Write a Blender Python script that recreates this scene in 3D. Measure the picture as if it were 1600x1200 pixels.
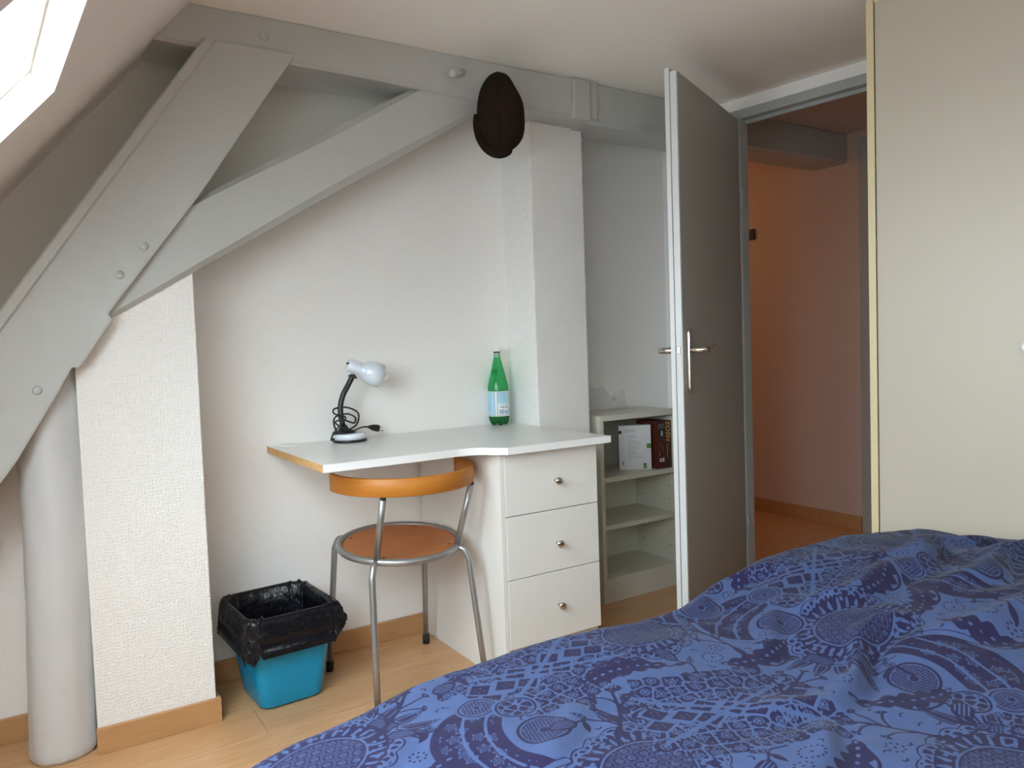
import bpy, bmesh, math, random
import numpy as np
from mathutils import Vector, Matrix, noise as mnoise

for o in list(bpy.data.objects):
    bpy.data.objects.remove(o, do_unlink=True)
S = bpy.context.scene
COL = S.collection
random.seed(4)
RNG = np.random.default_rng(11)

# ------------------------------------------------------------------ camera, sky, exposure
CAM_H = 1.0627
F_ = Vector((0.5308, 0.8460, -0.0499)).normalized()
R_ = Vector((0.8463, -0.5316, -0.0349))
R_ = (R_ - F_ * R_.dot(F_)).normalized()
U_ = R_.cross(F_)
cd = bpy.data.cameras.new('camera')
cd.sensor_width = 36.0
cd.lens = 1185.57 * 36.0 / 1600.0
cd.clip_start = 0.02
cam = bpy.data.objects.new('camera', cd)
COL.objects.link(cam)
cam.matrix_world = Matrix(((R_.x, U_.x, -F_.x, 0), (R_.y, U_.y, -F_.y, 0), (R_.z, U_.z, -F_.z, CAM_H), (0, 0, 0, 1)))
S.camera = cam

S.view_settings.view_transform = 'Standard'
S.view_settings.look = 'None'
S.view_settings.gamma = 1.0
S.view_settings.use_curve_mapping = False
S.view_settings.exposure = 0.78
S.cycles.max_bounces = 16
S.cycles.diffuse_bounces = 12          # pale room: let the daylight bounce on
SKY = 9.0
world = bpy.data.worlds.new('overcast_sky')
S.world = world
world.use_nodes = True
bg = world.node_tree.nodes['Background']
bg.inputs[0].default_value = (0.835, 0.955, 1.02, 1)
bg.inputs[1].default_value = SKY

# roof slope frame: unit vectors along the ridge, up the slope, and into the room
SK = math.radians(4.0); SL = math.radians(49.7)
NS = Vector((math.sin(SL) * math.cos(SK), math.sin(SL) * math.sin(SK), -math.cos(SL)))
TS = Vector((-math.sin(SK), math.cos(SK), 0))
WS = TS.cross(NS)
if WS.z < 0: WS = -WS
DS = -0.8803
def slope(t, w, n=0.0):
    return TS * t + WS * w + NS * (DS + n)
def slope_x(y, z):                         # x of the slope's inner face
    return (DS - NS.y * y - NS.z * z) / NS.x
SKY_T0, SKY_T1, SKY_W0, SKY_W1 = 0.962, 1.668, 0.42, 1.312

def portal(name, t0, t1, w0, w1):          # daylight sampling portal in the roof window
    l = bpy.data.lights.new(name, 'AREA'); l.shape = 'RECTANGLE'
    l.size = (t1 - t0) * 1.02; l.size_y = (w1 - w0) * 1.02
    l.cycles.is_portal = True
    o = bpy.data.objects.new(name, l); COL.objects.link(o)
    z = -NS
    x = TS; y = z.cross(x)
    c = slope((t0 + t1) / 2, (w0 + w1) / 2, -0.10)
    o.matrix_world = Matrix(((x.x, y.x, z.x, c.x), (x.y, y.y, z.y, c.y), (x.z, y.z, z.z, c.z), (0, 0, 0, 1)))
portal('skylight_portal', SKY_T0, SKY_T1, SKY_W0, SKY_W1)
# two invented roof windows beside and behind the camera, added for soft fill light
ROOF_WINDOWS = [(SKY_T0, SKY_T1), (0.08, 0.82), (-1.25, -0.35)]
for t0, t1 in ROOF_WINDOWS[1:]: portal('skylight_portal', t0, t1, SKY_W0, SKY_W1)  # portals for the added fill windows

# ------------------------------------------------------------------ materials
MATS = {}
def _new(name):
    m = bpy.data.materials.new(name); m.use_nodes = True
    nt = m.node_tree; b = nt.nodes['Principled BSDF']
    MATS[name] = m
    return m, nt, b
def N(nt, t, **kw):
    n = nt.nodes.new(t)
    for k, v in kw.items(): setattr(n, k, v)
    return n
def plain(name, col, rough=0.5, metal=0.0, spec=0.5, var=0.0, vscale=6.0, bump=0.0, bscale=80.0, coat=0.0):
    m, nt, b = _new(name)
    b.inputs['Roughness'].default_value = rough
    b.inputs['Metallic'].default_value = metal
    b.inputs['Specular IOR Level'].default_value = spec
    if coat: b.inputs['Coat Weight'].default_value = coat
    tc = N(nt, 'ShaderNodeTexCoord')
    nz = N(nt, 'ShaderNodeTexNoise'); nz.inputs['Scale'].default_value = vscale; nz.inputs['Detail'].default_value = 4
    nt.links.new(tc.outputs['Object'], nz.inputs['Vector'])
    mx = N(nt, 'ShaderNodeMix', data_type='RGBA')
    mx.inputs[6].default_value = tuple(c * (1 - var) for c in col) + (1,)
    mx.inputs[7].default_value = tuple(min(1, c * (1 + var)) for c in col) + (1,)
    nt.links.new(nz.outputs[0], mx.inputs[0])
    nt.links.new(mx.outputs[2], b.inputs['Base Color'])
    if bump:
        n2 = N(nt, 'ShaderNodeTexNoise'); n2.inputs['Scale'].default_value = bscale; n2.inputs['Detail'].default_value = 3
        nt.links.new(tc.outputs['Object'], n2.inputs['Vector'])
        bp = N(nt, 'ShaderNodeBump'); bp.inputs['Strength'].default_value = 1.0; bp.inputs['Distance'].default_value = bump
        nt.links.new(n2.outputs[0], bp.inputs['Height']); nt.links.new(bp.outputs[0], b.inputs['Normal'])
    return m
def wallpaper(name, col, pitch, depth, rough=0.75):
    """white painted glass-fibre wallpaper: small woven knots in relief"""
    m, nt, b = _new(name)
    b.inputs['Roughness'].default_value = rough; b.inputs['Specular IOR Level'].default_value = 0.3
    g = N(nt, 'ShaderNodeNewGeometry')
    nz = N(nt, 'ShaderNodeTexNoise'); nz.inputs['Scale'].default_value = 1.7; nz.inputs['Detail'].default_value = 3
    nt.links.new(g.outputs['Position'], nz.inputs['Vector'])
    mx = N(nt, 'ShaderNodeMix', data_type='RGBA')
    mx.inputs[6].default_value = tuple(c * 0.985 for c in col) + (1,); mx.inputs[7].default_value = tuple(col) + (1,)
    nt.links.new(nz.outputs[0], mx.inputs[0]); nt.links.new(mx.outputs[2], b.inputs['Base Color'])
    # wobble the coordinates a little, then cross two bands
    n2 = N(nt, 'ShaderNodeTexNoise'); n2.inputs['Scale'].default_value = 38.0; n2.inputs['Detail'].default_value = 4
    nt.links.new(g.outputs['Position'], n2.inputs['Vector'])
    va = N(nt, 'ShaderNodeVectorMath', operation='SCALE'); va.inputs['Scale'].default_value = pitch * 2.6
    nt.links.new(n2.outputs['Color'], va.inputs[0])
    ad = N(nt, 'ShaderNodeVectorMath', operation='ADD')
    nt.links.new(g.outputs['Position'], ad.inputs[0]); nt.links.new(va.outputs[0], ad.inputs[1])
    outs = []
    for d in ('X', 'Z'):
        w = N(nt, 'ShaderNodeTexWave', wave_type='BANDS', bands_direction=d)
        w.inputs['Scale'].default_value = 0.314 / pitch; w.inputs['Distortion'].default_value = 0
        nt.links.new(ad.outputs[0], w.inputs['Vector']); outs.append(w)
    mu = N(nt, 'ShaderNodeMath', operation='MULTIPLY')
    nt.links.new(outs[0].outputs['Fac'], mu.inputs[0]); nt.links.new(outs[1].outputs['Fac'], mu.inputs[1])
    bp = N(nt, 'ShaderNodeBump'); bp.inputs['Strength'].default_value = 1.0; bp.inputs['Distance'].default_value = depth
    nt.links.new(mu.outputs[0], bp.inputs['Height']); nt.links.new(bp.outputs[0], b.inputs['Normal'])
    return m
def wood(name, c1, c2, stretch, scale=9.0, rough=0.4, rnd=0.12, spec=0.5):
    m, nt, b = _new(name)
    b.inputs['Roughness'].default_value = rough; b.inputs['Specular IOR Level'].default_value = spec
    tc = N(nt, 'ShaderNodeTexCoord'); oi = N(nt, 'ShaderNodeObjectInfo')
    mp = N(nt, 'ShaderNodeMapping'); mp.inputs['Scale'].default_value = stretch
    ad = N(nt, 'ShaderNodeVectorMath', operation='ADD')
    sc = N(nt, 'ShaderNodeMath', operation='MULTIPLY'); sc.inputs[1].default_value = 37.0
    nt.links.new(oi.outputs['Random'], sc.inputs[0])
    nt.links.new(tc.outputs['Object'], ad.inputs[0]); nt.links.new(sc.outputs[0], ad.inputs[1])
    nt.links.new(ad.outputs[0], mp.inputs['Vector'])
    nz = N(nt, 'ShaderNodeTexNoise'); nz.inputs['Scale'].default_value = scale; nz.inputs['Detail'].default_value = 6; nz.inputs['Distortion'].default_value = 0.6
    nt.links.new(mp.outputs[0], nz.inputs['Vector'])
    cr = N(nt, 'ShaderNodeValToRGB')
    cr.color_ramp.elements[0].position = 0.3; cr.color_ramp.elements[0].color = c1 + (1,)
    cr.color_ramp.elements[1].position = 0.7; cr.color_ramp.elements[1].color = c2 + (1,)
    nt.links.new(nz.outputs[0], cr.inputs[0])
    hs = N(nt, 'ShaderNodeHueSaturation')
    ma = N(nt, 'ShaderNodeMath', operation='MULTIPLY_ADD'); ma.inputs[1].default_value = rnd; ma.inputs[2].default_value = 1 - rnd / 2
    nt.links.new(oi.outputs['Random'], ma.inputs[0]); nt.links.new(ma.outputs[0], hs.inputs['Value'])
    nt.links.new(cr.outputs[0], hs.inputs['Color']); nt.links.new(hs.outputs[0], b.inputs['Base Color'])
    return m
def emit(name, col, s):
    m, nt, b = _new(name)
    b.inputs['Base Color'].default_value = col + (1,)
    b.inputs['Emission Color'].default_value = col + (1,); b.inputs['Emission Strength'].default_value = s
    return m
def clear(name, col, gloss=0.08, diffuse=0.0, dcol=None, rough=0.03):
    """thin see-through sheet: tinted transparency, a mirror share and a little body colour"""
    m, nt, b = _new(name)
    nt.nodes.remove(b); out = nt.nodes['Material Output']
    tr = N(nt, 'ShaderNodeBsdfTransparent'); tr.inputs[0].default_value = col + (1,)
    gl = N(nt, 'ShaderNodeBsdfGlossy'); gl.inputs['Roughness'].default_value = rough
    fr = N(nt, 'ShaderNodeLayerWeight'); fr.inputs[0].default_value = 0.25
    ml = N(nt, 'ShaderNodeMath', operation='MULTIPLY_ADD'); ml.inputs[1].default_value = 0.35; ml.inputs[2].default_value = gloss
    nt.links.new(fr.outputs['Fresnel'], ml.inputs[0])
    m1 = N(nt, 'ShaderNodeMixShader')
    nt.links.new(ml.outputs[0], m1.inputs[0]); nt.links.new(tr.outputs[0], m1.inputs[1]); nt.links.new(gl.outputs[0], m1.inputs[2])
    last = m1
    if diffuse:
        df = N(nt, 'ShaderNodeBsdfDiffuse'); df.inputs[0].default_value = (dcol or col) + (1,)
        tl = N(nt, 'ShaderNodeBsdfTranslucent'); tl.inputs[0].default_value = (dcol or col) + (1,)
        md = N(nt, 'ShaderNodeMixShader'); md.inputs[0].default_value = 0.5
        nt.links.new(df.outputs[0], md.inputs[1]); nt.links.new(tl.outputs[0], md.inputs[2])
        m2 = N(nt, 'ShaderNodeMixShader'); m2.inputs[0].default_value = diffuse
        nt.links.new(m1.outputs[0], m2.inputs[1]); nt.links.new(md.outputs[0], m2.inputs[2]); last = m2
    nt.links.new(last.outputs[0], out.inputs['Surface'])
    return m

M_wall = wallpaper('wall_paper_fine', (0.88, 0.865, 0.845), 0.008, 0.0005)
M_pier = wallpaper('wall_paper_coarse', (0.84, 0.83, 0.81), 0.0095, 0.0010)
M_plaster = plain('slope_plaster', (0.83, 0.785, 0.735), 0.85, spec=0.2, var=0.02, vscale=2.0, bump=0.0008, bscale=25)
M_ceil = plain('ceiling_paint', (0.90, 0.875, 0.825), 0.85, spec=0.2, var=0.02, vscale=2.0, bump=0.0005, bscale=30)
M_grey = plain('grey_beam_paint', (0.47, 0.48, 0.465), 0.38, spec=0.45, var=0.05, vscale=5.0, bump=0.006, bscale=9)
M_greypanel = plain('grey_panel_paint', (0.72, 0.72, 0.68), 0.6, spec=0.3, var=0.03, vscale=3.0, bump=0.002, bscale=12)
M_post = plain('pale_grey_post_paint', (0.60, 0.605, 0.61), 0.4, spec=0.45, var=0.03, vscale=5.0, bump=0.004, bscale=14)
M_greydoor = plain('grey_door_paint', (0.37, 0.36, 0.345), 0.5, var=0.02)
M_greytrim = plain('grey_frame_paint', (0.40, 0.42, 0.42), 0.4, var=0.02)
M_edge = plain('pale_door_edge', (0.66, 0.68, 0.69), 0.4, var=0.02)
M_floor = wood('beech_laminate', (0.54, 0.30, 0.14), (0.63, 0.375, 0.19), (1.2, 9, 9), 6.0, 0.33, 0.10)
M_base = wood('beech_skirting', (0.44, 0.235, 0.10), (0.52, 0.295, 0.13), (1.0, 8, 8), 6.0, 0.4, 0.05)
M_white = plain('white_laminate', (0.80, 0.79, 0.76), 0.35, var=0.01)
M_top = plain('white_worktop', (0.78, 0.78, 0.75), 0.28, var=0.01)
M_band = plain('white_edge_band', (0.86, 0.86, 0.85), 0.35, var=0.01)
M_chip = plain('chipboard', (0.60, 0.36, 0.15), 0.9, var=0.35, vscale=90, bump=0.001, bscale=200)
M_cream = plain('cream_bookcase', (0.66, 0.64, 0.55), 0.4, var=0.015)
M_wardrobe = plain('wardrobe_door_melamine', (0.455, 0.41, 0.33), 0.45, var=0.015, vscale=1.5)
M_beige = plain('wardrobe_beige', (0.60, 0.51, 0.31), 0.45, var=0.02)
M_dark = plain('dark_gap', (0.06, 0.055, 0.05), 0.8)
M_chairwood = wood('orange_beech_ply', (0.44, 0.155, 0.020), (0.52, 0.20, 0.030), (1.0, 1.0, 8), 5.0, 0.42, 0.0, 0.35)
M_seatwood = wood('brown_seat_ply', (0.40, 0.125, 0.030), (0.47, 0.155, 0.040), (1.0, 6.0, 1.0), 6.0, 0.38, 0.0)
M_steel = plain('satin_grey_steel', (0.38, 0.38, 0.38), 0.38, metal=0.75, var=0.03)
M_chrome = plain('polished_nickel', (0.72, 0.68, 0.62), 0.16, metal=1.0)
M_black = plain('black_plastic', (0.012, 0.012, 0.013), 0.35)
M_rubber = plain('black_rubber', (0.015, 0.015, 0.015), 0.7)
M_lampwhite = plain('lamp_enamel', (0.72, 0.78, 0.86), 0.18, coat=0.4)
M_bulb = plain('bulb_glass', (0.96, 0.95, 0.93), 0.12)
M_bin = plain('turquoise_plastic', (0.0, 0.29, 0.54), 0.38, var=0.02)
M_cap = plain('dark_brown_wool', (0.020, 0.012, 0.009), 0.95, spec=0.1, var=0.3, vscale=60, bump=0.001, bscale=400)
M_pale = plain('white_plastic', (0.85, 0.85, 0.83), 0.35)
M_hall = plain('hall_wall', (0.60, 0.47, 0.40), 0.8, var=0.02)
M_hallceil = plain('hall_ceiling', (0.60, 0.50, 0.44), 0.85)
M_glass = clear('window_glass', (0.97, 0.98, 0.98), 0.03)
M_reveal = plain('roof_window_lining', (0.85, 0.85, 0.84), 0.5)

# ------------------------------------------------------------------ mesh helpers
def bm_new(): return bmesh.new()
def add_box(bm, x0, x1, y0, y1, z0, z1, bev=0.0, mi=0, seg=2):
    t = bmesh.new()
    vs = [t.verts.new((x, y, z)) for x in (x0, x1) for y in (y0, y1) for z in (z0, z1)]
    for f in ((0, 1, 3, 2), (4, 6, 7, 5), (0, 4, 5, 1), (2, 3, 7, 6), (0, 2, 6, 4), (1, 5, 7, 3)):
        t.faces.new([vs[i] for i in f])
    if bev: bmesh.ops.bevel(t, geom=list(t.edges), offset=bev, segments=seg, affect='EDGES', profile=0.6)
    return merge(bm, t, mi)
def merge(bm, t, mi=0, mat=None):
    if mat is not None: bmesh.ops.transform(t, matrix=mat, verts=t.verts)
    bmesh.ops.recalc_face_normals(t, faces=t.faces)
    vm = {v: bm.verts.new(v.co) for v in t.verts}
    for f in t.faces:
        try:
            nf = bm.faces.new([vm[v] for v in f.verts]); nf.material_index = mi; nf.smooth = f.smooth
        except ValueError: pass
    t.free()
    return bm
def add_prism(bm, pts, off, bev=0.0, mi=0, seg=2):
    """closed polygon of 3-D points extruded by the vector off"""
    t = bmesh.new(); off = Vector(off)
    a = [t.verts.new(Vector(p)) for p in pts]; b = [t.verts.new(Vector(p) + off) for p in pts]
    n = len(pts)
    t.faces.new(a); t.faces.new(list(reversed(b)))
    for i in range(n): t.faces.new((a[i], b[i], b[(i + 1) % n], a[(i + 1) % n]))
    bmesh.ops.recalc_face_normals(t, faces=t.faces)
    if bev: bmesh.ops.bevel(t, geom=list(t.edges), offset=bev, segments=seg, affect='EDGES', profile=0.6)
    return merge(bm, t, mi)
def spline(pts, n=8):
    """Catmull-Rom through the points"""
    P = [Vector(p) for p in pts]; P = [2 * P[0] - P[1]] + P + [2 * P[-1] - P[-2]]
    out = []
    for i in range(1, len(P) - 2):
        for k in range(n):
            t = k / n
            out.append(0.5 * ((2 * P[i]) + (P[i + 1] - P[i - 1]) * t + (2 * P[i - 1] - 5 * P[i] + 4 * P[i + 1] - P[i + 2]) * t * t + (3 * P[i] - P[i - 1] - 3 * P[i + 1] + P[i + 2]) * t ** 3))
    out.append(P[-2]); return out
def add_tube(bm, path, r, seg=14, closed=False, mi=0, caps=True):
    path = [Vector(p) for p in path]; n = len(path)
    rr = r if isinstance(r, (list, tuple)) else [r] * n
    rings = []; prev = None
    for i, p in enumerate(path):
        if closed: d = path[(i + 1) % n] - path[i - 1]
        else: d = path[min(i + 1, n - 1)] - path[max(i - 1, 0)]
        d.normalize()
        if prev is None:
            u = d.orthogonal().normalized()
        else:
            u = prev - d * prev.dot(d)
            u = u.normalized() if u.length > 1e-6 else d.orthogonal().normalized()
        prev = u; v = d.cross(u)
        rings.append([bm.verts.new(p + (u * math.cos(2 * math.pi * k / seg) + v * math.sin(2 * math.pi * k / seg)) * rr[i]) for k in range(seg)])
    m = n if closed else n - 1
    for i in range(m):
        A, B = rings[i], rings[(i + 1) % n]
        sh = 0
        if closed and i == n - 1:
            sh = min(range(seg), key=lambda s: sum((A[k].co - B[(k + s) % seg].co).length for k in range(seg)))
        for k in range(seg):
            f = bm.faces.new((A[k], A[(k + 1) % seg], B[(k + 1 + sh) % seg], B[(k + sh) % seg])); f.smooth = True; f.material_index = mi
    if caps and not closed:
        for ring in (list(reversed(rings[0])), rings[-1]):
            f = bm.faces.new(ring); f.material_index = mi
    return bm
def add_lathe(bm, prof, c, axis=(0, 0, 1), seg=32, mi=0, smooth=True, cap=True):
    """profile of (radius, height) turned round the axis through c"""
    ax = Vector(axis).normalized(); u = ax.orthogonal().normalized(); v = ax.cross(u); c = Vector(c)
    rings = []
    for r, h in prof:
        if r < 1e-5: rings.append([bm.verts.new(c + ax * h)])
        else: rings.append([bm.verts.new(c + ax * h + (u * math.cos(2 * math.pi * k / seg) + v * math.sin(2 * math.pi * k / seg)) * r) for k in range(seg)])
    for A, B in zip(rings, rings[1:]):
        for k in range(seg):
            k2 = (k + 1) % seg
            if len(A) == 1 and len(B) == 1: continue
            if len(A) == 1: f = bm.faces.new((A[0], B[k2], B[k]))
            elif len(B) == 1: f = bm.faces.new((A[k], A[k2], B[0]))
            else: f = bm.faces.new((A[k], A[k2], B[k2], B[k]))
            f.smooth = smooth; f.material_index = mi
    if cap:
        if len(rings[0]) > 1: bm.faces.new(list(reversed(rings[0]))).material_index = mi
        if len(rings[-1]) > 1: bm.faces.new(rings[-1]).material_index = mi
    return bm
def obj(name, bm, mats, parent=None, smooth=False, label=None, cat=None, group=None, kind=None, base=False, recalc=True):
    if recalc: bmesh.ops.recalc_face_normals(bm, faces=bm.faces)
    me = bpy.data.meshes.new(name)
    if smooth:
        for f in bm.faces: f.smooth = True
    bm.to_mesh(me); bm.free()
    n = len(me.vertices); co = np.empty(n * 3, 'f'); me.vertices.foreach_get('co', co); co = co.reshape(-1, 3)
    lo, hi = co.min(0), co.max(0); org = (lo + hi) / 2
    if parent is None: org[2] = lo[2]
    me.vertices.foreach_set('co', (co - org).ravel()); me.update()
    for m in (mats if isinstance(mats, (list, tuple)) else [mats]): me.materials.append(m)
    o = bpy.data.objects.new(name, me); COL.objects.link(o)
    place(o, Vector(org.tolist()), parent)
    tag(o, label, cat, group, kind)
    return o
WPOS = {}
def place(o, wpos, parent):
    WPOS[o.name] = wpos
    if parent is not None:
        o.parent = parent; o.location = wpos - WPOS[parent.name]
    else: o.location = wpos
def tag(o, label=None, cat=None, group=None, kind=None):
    if label: o['label'] = label
    if cat: o['category'] = cat
    if group: o['group'] = group
    if kind: o['kind'] = kind
    return o
def thing(name, label, cat, loc, group=None):
    o = bpy.data.objects.new(name, None); COL.objects.link(o); o.empty_display_size = 0.05
    place(o, Vector(loc), None); tag(o, label, cat, group); return o
def struct(name, bm, m, parent=None, label=None, smooth=False):
    return obj(name, bm, m, parent, smooth, label=label, kind=None if parent else 'structure')
def text_mesh(txt, size, depth=0.0003, shear=0.0, bold=0.0):
    c = bpy.data.curves.new('lettering', 'FONT'); c.body = txt; c.size = size; c.extrude = depth; c.shear = shear; c.offset = bold
    c.align_x = 'CENTER'; c.align_y = 'CENTER'; c.resolution_u = 3
    o = bpy.data.objects.new('lettering', c); COL.objects.link(o)
    dg = bpy.context.evaluated_depsgraph_get(); dg.update()
    me = bpy.data.meshes.new_from_object(o.evaluated_get(dg))
    bpy.data.objects.remove(o); t = bmesh.new(); t.from_mesh(me); bpy.data.meshes.remove(me)
    return t

# ------------------------------------------------------------------ key planes of the room
YW = 2.586          # wall behind the desk
YREC = 2.67         # recess wall behind the bookcase
YLEFT = 2.535       # wall left of the round post
YP = 2.309          # front of the pier
ZC = 2.038          # flat ceiling
BB = 0.071          # skirting height
ND = Vector((0.98785, 0.1554, 0)); ED = Vector((-0.1554, 0.98785, 0)); CD = 2.7969   # wall with the door
def dw(a, n=0.0, z=0.0): return ND * (CD + n) + ED * a + Vector((0, 0, z))
def dbox(bm, a0, a1, n0, n1, z0, z1, bev=0.0, mi=0):
    add_prism(bm, [dw(a0, n0, z0), dw(a1, n0, z0), dw(a1, n1, z0), dw(a0, n1, z0)], (0, 0, z1 - z0), bev, mi)
YN = -1.7           # wall behind the camera
XK = -1.0           # knee wall

# floor with its planks
b = bm_new(); add_box(b, -1.4, 4.0, YN - 0.15, 4.8, -0.16, -0.010)
floor = struct('floor', b, M_floor)
PW, PL = 0.192, 1.285
b = bm_new(); add_box(b, 0.0004, PL - 0.0004, 0.0004, PW - 0.0004, -0.010, 0.0, 0.0008, seg=1)
pl0 = obj('plank', b, M_floor, floor)
pme = pl0.data; first = True
row = 0; y = YN
while y < 4.6:
    x = -1.3 - (row * 0.43 % 1.0) * PL
    while x < 3.95:
        if first: o = pl0; first = False
        else:
            o = pl0.copy(); COL.objects.link(o)
        o.location = Vector((x + PL / 2, y + PW / 2, -0.005)) - WPOS['floor']
        x += PL
    y += PW; row += 1

# walls
b = bm_new(); add_box(b, 0.02, 1.70, YW, YW + 0.14, 0, ZC + 0.1); struct('wall_back', b, M_wall)
b = bm_new(); add_box(b, XK - 0.4, 0.04, YLEFT, YLEFT + 0.19, 0, ZC + 0.1); struct('wall_left_end', b, M_wall)
b = bm_new(); add_box(b, 1.80, 2.62, YREC, YREC + 0.14, 0, ZC + 0.1); struct('wall_recess', b, M_wall)
b = bm_new(); add_box(b, 1.61, 1.855, 2.384, YREC + 0.05, 0, ZC + 0.05, 0.004); struct('wall_column', b, M_pier)
b = bm_new(); add_prism(b, [(0.090, YP, 0), (0.394, YP, 0), (0.394, YP, 1.315), (0.17, YP, 1.20), (0.090, YP, 1.10)], (0, YW - YP + 0.02, 0), 0.004); struct('wall_pier', b, M_pier)
# grey infill of the truss: above the brace and behind the rafter
def sc(x, z, k=YW / 2.30): return (x * k, YW - 0.012, CAM_H + (z - CAM_H) * k)
zz = lambda z: (slope_x(YW, z) - 0.03, YW - 0.012, z)
b = bm_new()
add_prism(b, [zz(1.02), sc(0.02, 1.12), sc(0.31, 1.37), sc(0.62, 1.53), sc(1.25, 1.88), (1.605, YW - 0.012, 2.0), (1.605, YW - 0.012, ZC + 0.02), zz(ZC + 0.02)], (0, 0.03, 0))
yl = YLEFT - 0.008
add_prism(b, [(slope_x(yl, 0.80) - 0.03, yl, 0.80), (-0.22, yl, 0.80), (0.045, yl, 1.17), (0.42, yl, 1.72), (0.42, yl, ZC + 0.02), (slope_x(yl, ZC + 0.02) - 0.03, yl, ZC + 0.02)], (0, 0.02, 0))
struct('wall_truss_infill', b, M_greypanel)
# wall with the door opening
OA0, OA1, OZ = 1.00, 1.775, 1.992
b = bm_new()
dbox(b, 1.83, 2.75, 0.14, 0.17, 0, ZC + 0.12); add_prism(b, [dw(1.775, 0.045), dw(1.832, 0.17), dw(1.87, 0.17), dw(1.81, 0.045)], (0, 0, ZC + 0.1)); dbox(b, YN - 0.7, OA0, 0, 0.12, 0, ZC + 0.12); dbox(b, OA0, 2.02, 0, 0.12, OZ, ZC + 0.12)
struct('wall_right', b, M_wall)
b = bm_new(); add_box(b, XK - 0.4, 3.4, YN - 0.12, YN, 0, ZC + 0.12); struct('wall_near', b, M_wall)
b = bm_new(); add_box(b, XK - 0.12, XK, YN, YLEFT + 0.02, 0, 0.75); struct('wall_knee', b, M_wall)
# flat ceiling
b = bm_new()
add_prism(b, [(slope_x(YN, ZC) - 0.1, YN - 0.1, ZC), dw(YN - 0.75, 0.20, ZC), dw(2.75, 0.20, ZC), (slope_x(2.8, ZC) - 0.1, 2.8, ZC)], (0, 0, 0.1))
struct('ceiling', b, M_ceil)
# sloping ceiling with the roof window opening
wlo = (slope(0, 0, 0).z); W_BOT = (0.30 - slope(0, 0).z) / WS.z; W_TOP = (ZC + 0.03 - slope(0, 0).z) / WS.z
TH = 0.055
def sbox(bm, t0, t1, w0, w1, n0=0.0, n1=-TH, bev=0.0):
    add_prism(bm, [slope(t0, w0, n0), slope(t1, w0, n0), slope(t1, w1, n0), slope(t0, w1, n0)], NS * (n1 - n0), bev)
b = bm_new(); TA, TB = YN - 0.2, 2.80
for t0, t1 in ((TA, -1.25), (-0.35, 0.08), (0.82, SKY_T0), (SKY_T1, TB)): sbox(b, t0, t1, W_BOT, W_TOP)
for t0, t1 in ROOF_WINDOWS: sbox(b, t0, t1, W_BOT, SKY_W0); sbox(b, t0, t1, SKY_W1, W_TOP)
struct('wall_slope', b, M_plaster)
# roof window, then the two unseen fill-light additions: lining, sash and pane
e = 0.009
for nm, (T0, T1) in zip(('window_1', 'fill_window_2', 'fill_window_3'), ROOF_WINDOWS):
    b = bm_new()
    sbox(b, T0, T0 + e, SKY_W0, SKY_W1, -0.048, -0.085); sbox(b, T1 - e, T1, SKY_W0, SKY_W1, -0.048, -0.085)
    sbox(b, T0 + e, T1 - e, SKY_W0, SKY_W0 + e, -0.048, -0.085); sbox(b, T0 + e, T1 - e, SKY_W1 - e, SKY_W1, -0.048, -0.085)
    win = struct(nm, b, M_reveal)
    b = bm_new(); sbox(b, T0 + e, T1 - e, SKY_W0 + e, SKY_W1 - e, -0.062, -0.067)
    obj('pane', b, M_glass, win)

# skirtings
def skirting(name, pts_list):
    b = bm_new()
    for x0, x1, y0, y1 in pts_list: add_box(b, x0, x1, y0, y1, 0.0, BB, 0.002)
    return struct(name, b, M_base)
skirting('baseboard_back', [(0.394, 1.192, YW - 0.012, YW + 0.001)])
skirting('baseboard_pier', [(0.086, 0.406, YP - 0.012, YP + 0.001)])
skirting('baseboard_pier_side', [(0.393, 0.406, YP + 0.0015, YW - 0.0125)])
skirting('baseboard_left_end', [(XK, 0.03, YLEFT - 0.012, YLEFT + 0.001)])
skirting('baseboard_recess', [(1.856, 2.40, YREC - 0.012, YREC + 0.001)])

# ------------------------------------------------------------------ timber truss, painted grey
def rough_up(o_bm, amp=0.003, freq=5.0, cuts=1):
    for v in o_bm.verts:
        nz = mnoise.noise_vector(v.co * freq)
        v.co += nz * amp
def beam_mesh(quad, y0, y1, bev=0.012, cuts=10, amp=0.004):
    """long timber: quad = 4 (x,z) corners of the front face in order along its length"""
    (a, b_, c, d) = [Vector((q[0], 0, q[1])) for q in quad]      # a-b one long edge, d-c the other
    t = bmesh.new(); rings = []
    prof = []
    n = cuts
    for i in range(n + 1):
        k = i / n
        p, q = a.lerp(b_, k), d.lerp(c, k)
        w = (q - p); L = w.length; w.normalize()
        s = bev
        ring = [p + w * s + Vector((0, y0, 0)), q - w * s + Vector((0, y0, 0)), q + Vector((0, y0 + s, 0)), q + Vector((0, y1, 0)), p + Vector((0, y1, 0)), p + Vector((0, y0 + s, 0))]
        ring = [r + mnoise.noise_vector(r * 4.0) * amp for r in ring]
        rings.append([t.verts.new(r) for r in ring])
    for A, B in zip(rings, rings[1:]):
        m = len(A)
        for k in range(m): t.faces.new((A[k], A[(k + 1) % m], B[(k + 1) % m], B[k]))
    t.faces.new(rings[0]); t.faces.new(list(reversed(rings[-1])))
    bmesh.ops.recalc_face_normals(t, faces=t.faces)
    return t
YT = 2.257
truss = thing('roof_truss', 'grey painted timber roof truss of beam, rafter, brace and post along the desk wall', 'roof truss', (0.01, 2.36, 0))
t = beam_mesh([(0.30, 1.925), (1.84, 1.893), (1.84, ZC + 0.006), (0.30, ZC + 0.006)], YT + 0.008, 2.455, 0.010, 14)
tb = obj('tie_beam', t, M_grey, truss, label='horizontal grey ceiling beam with pegs')
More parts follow.
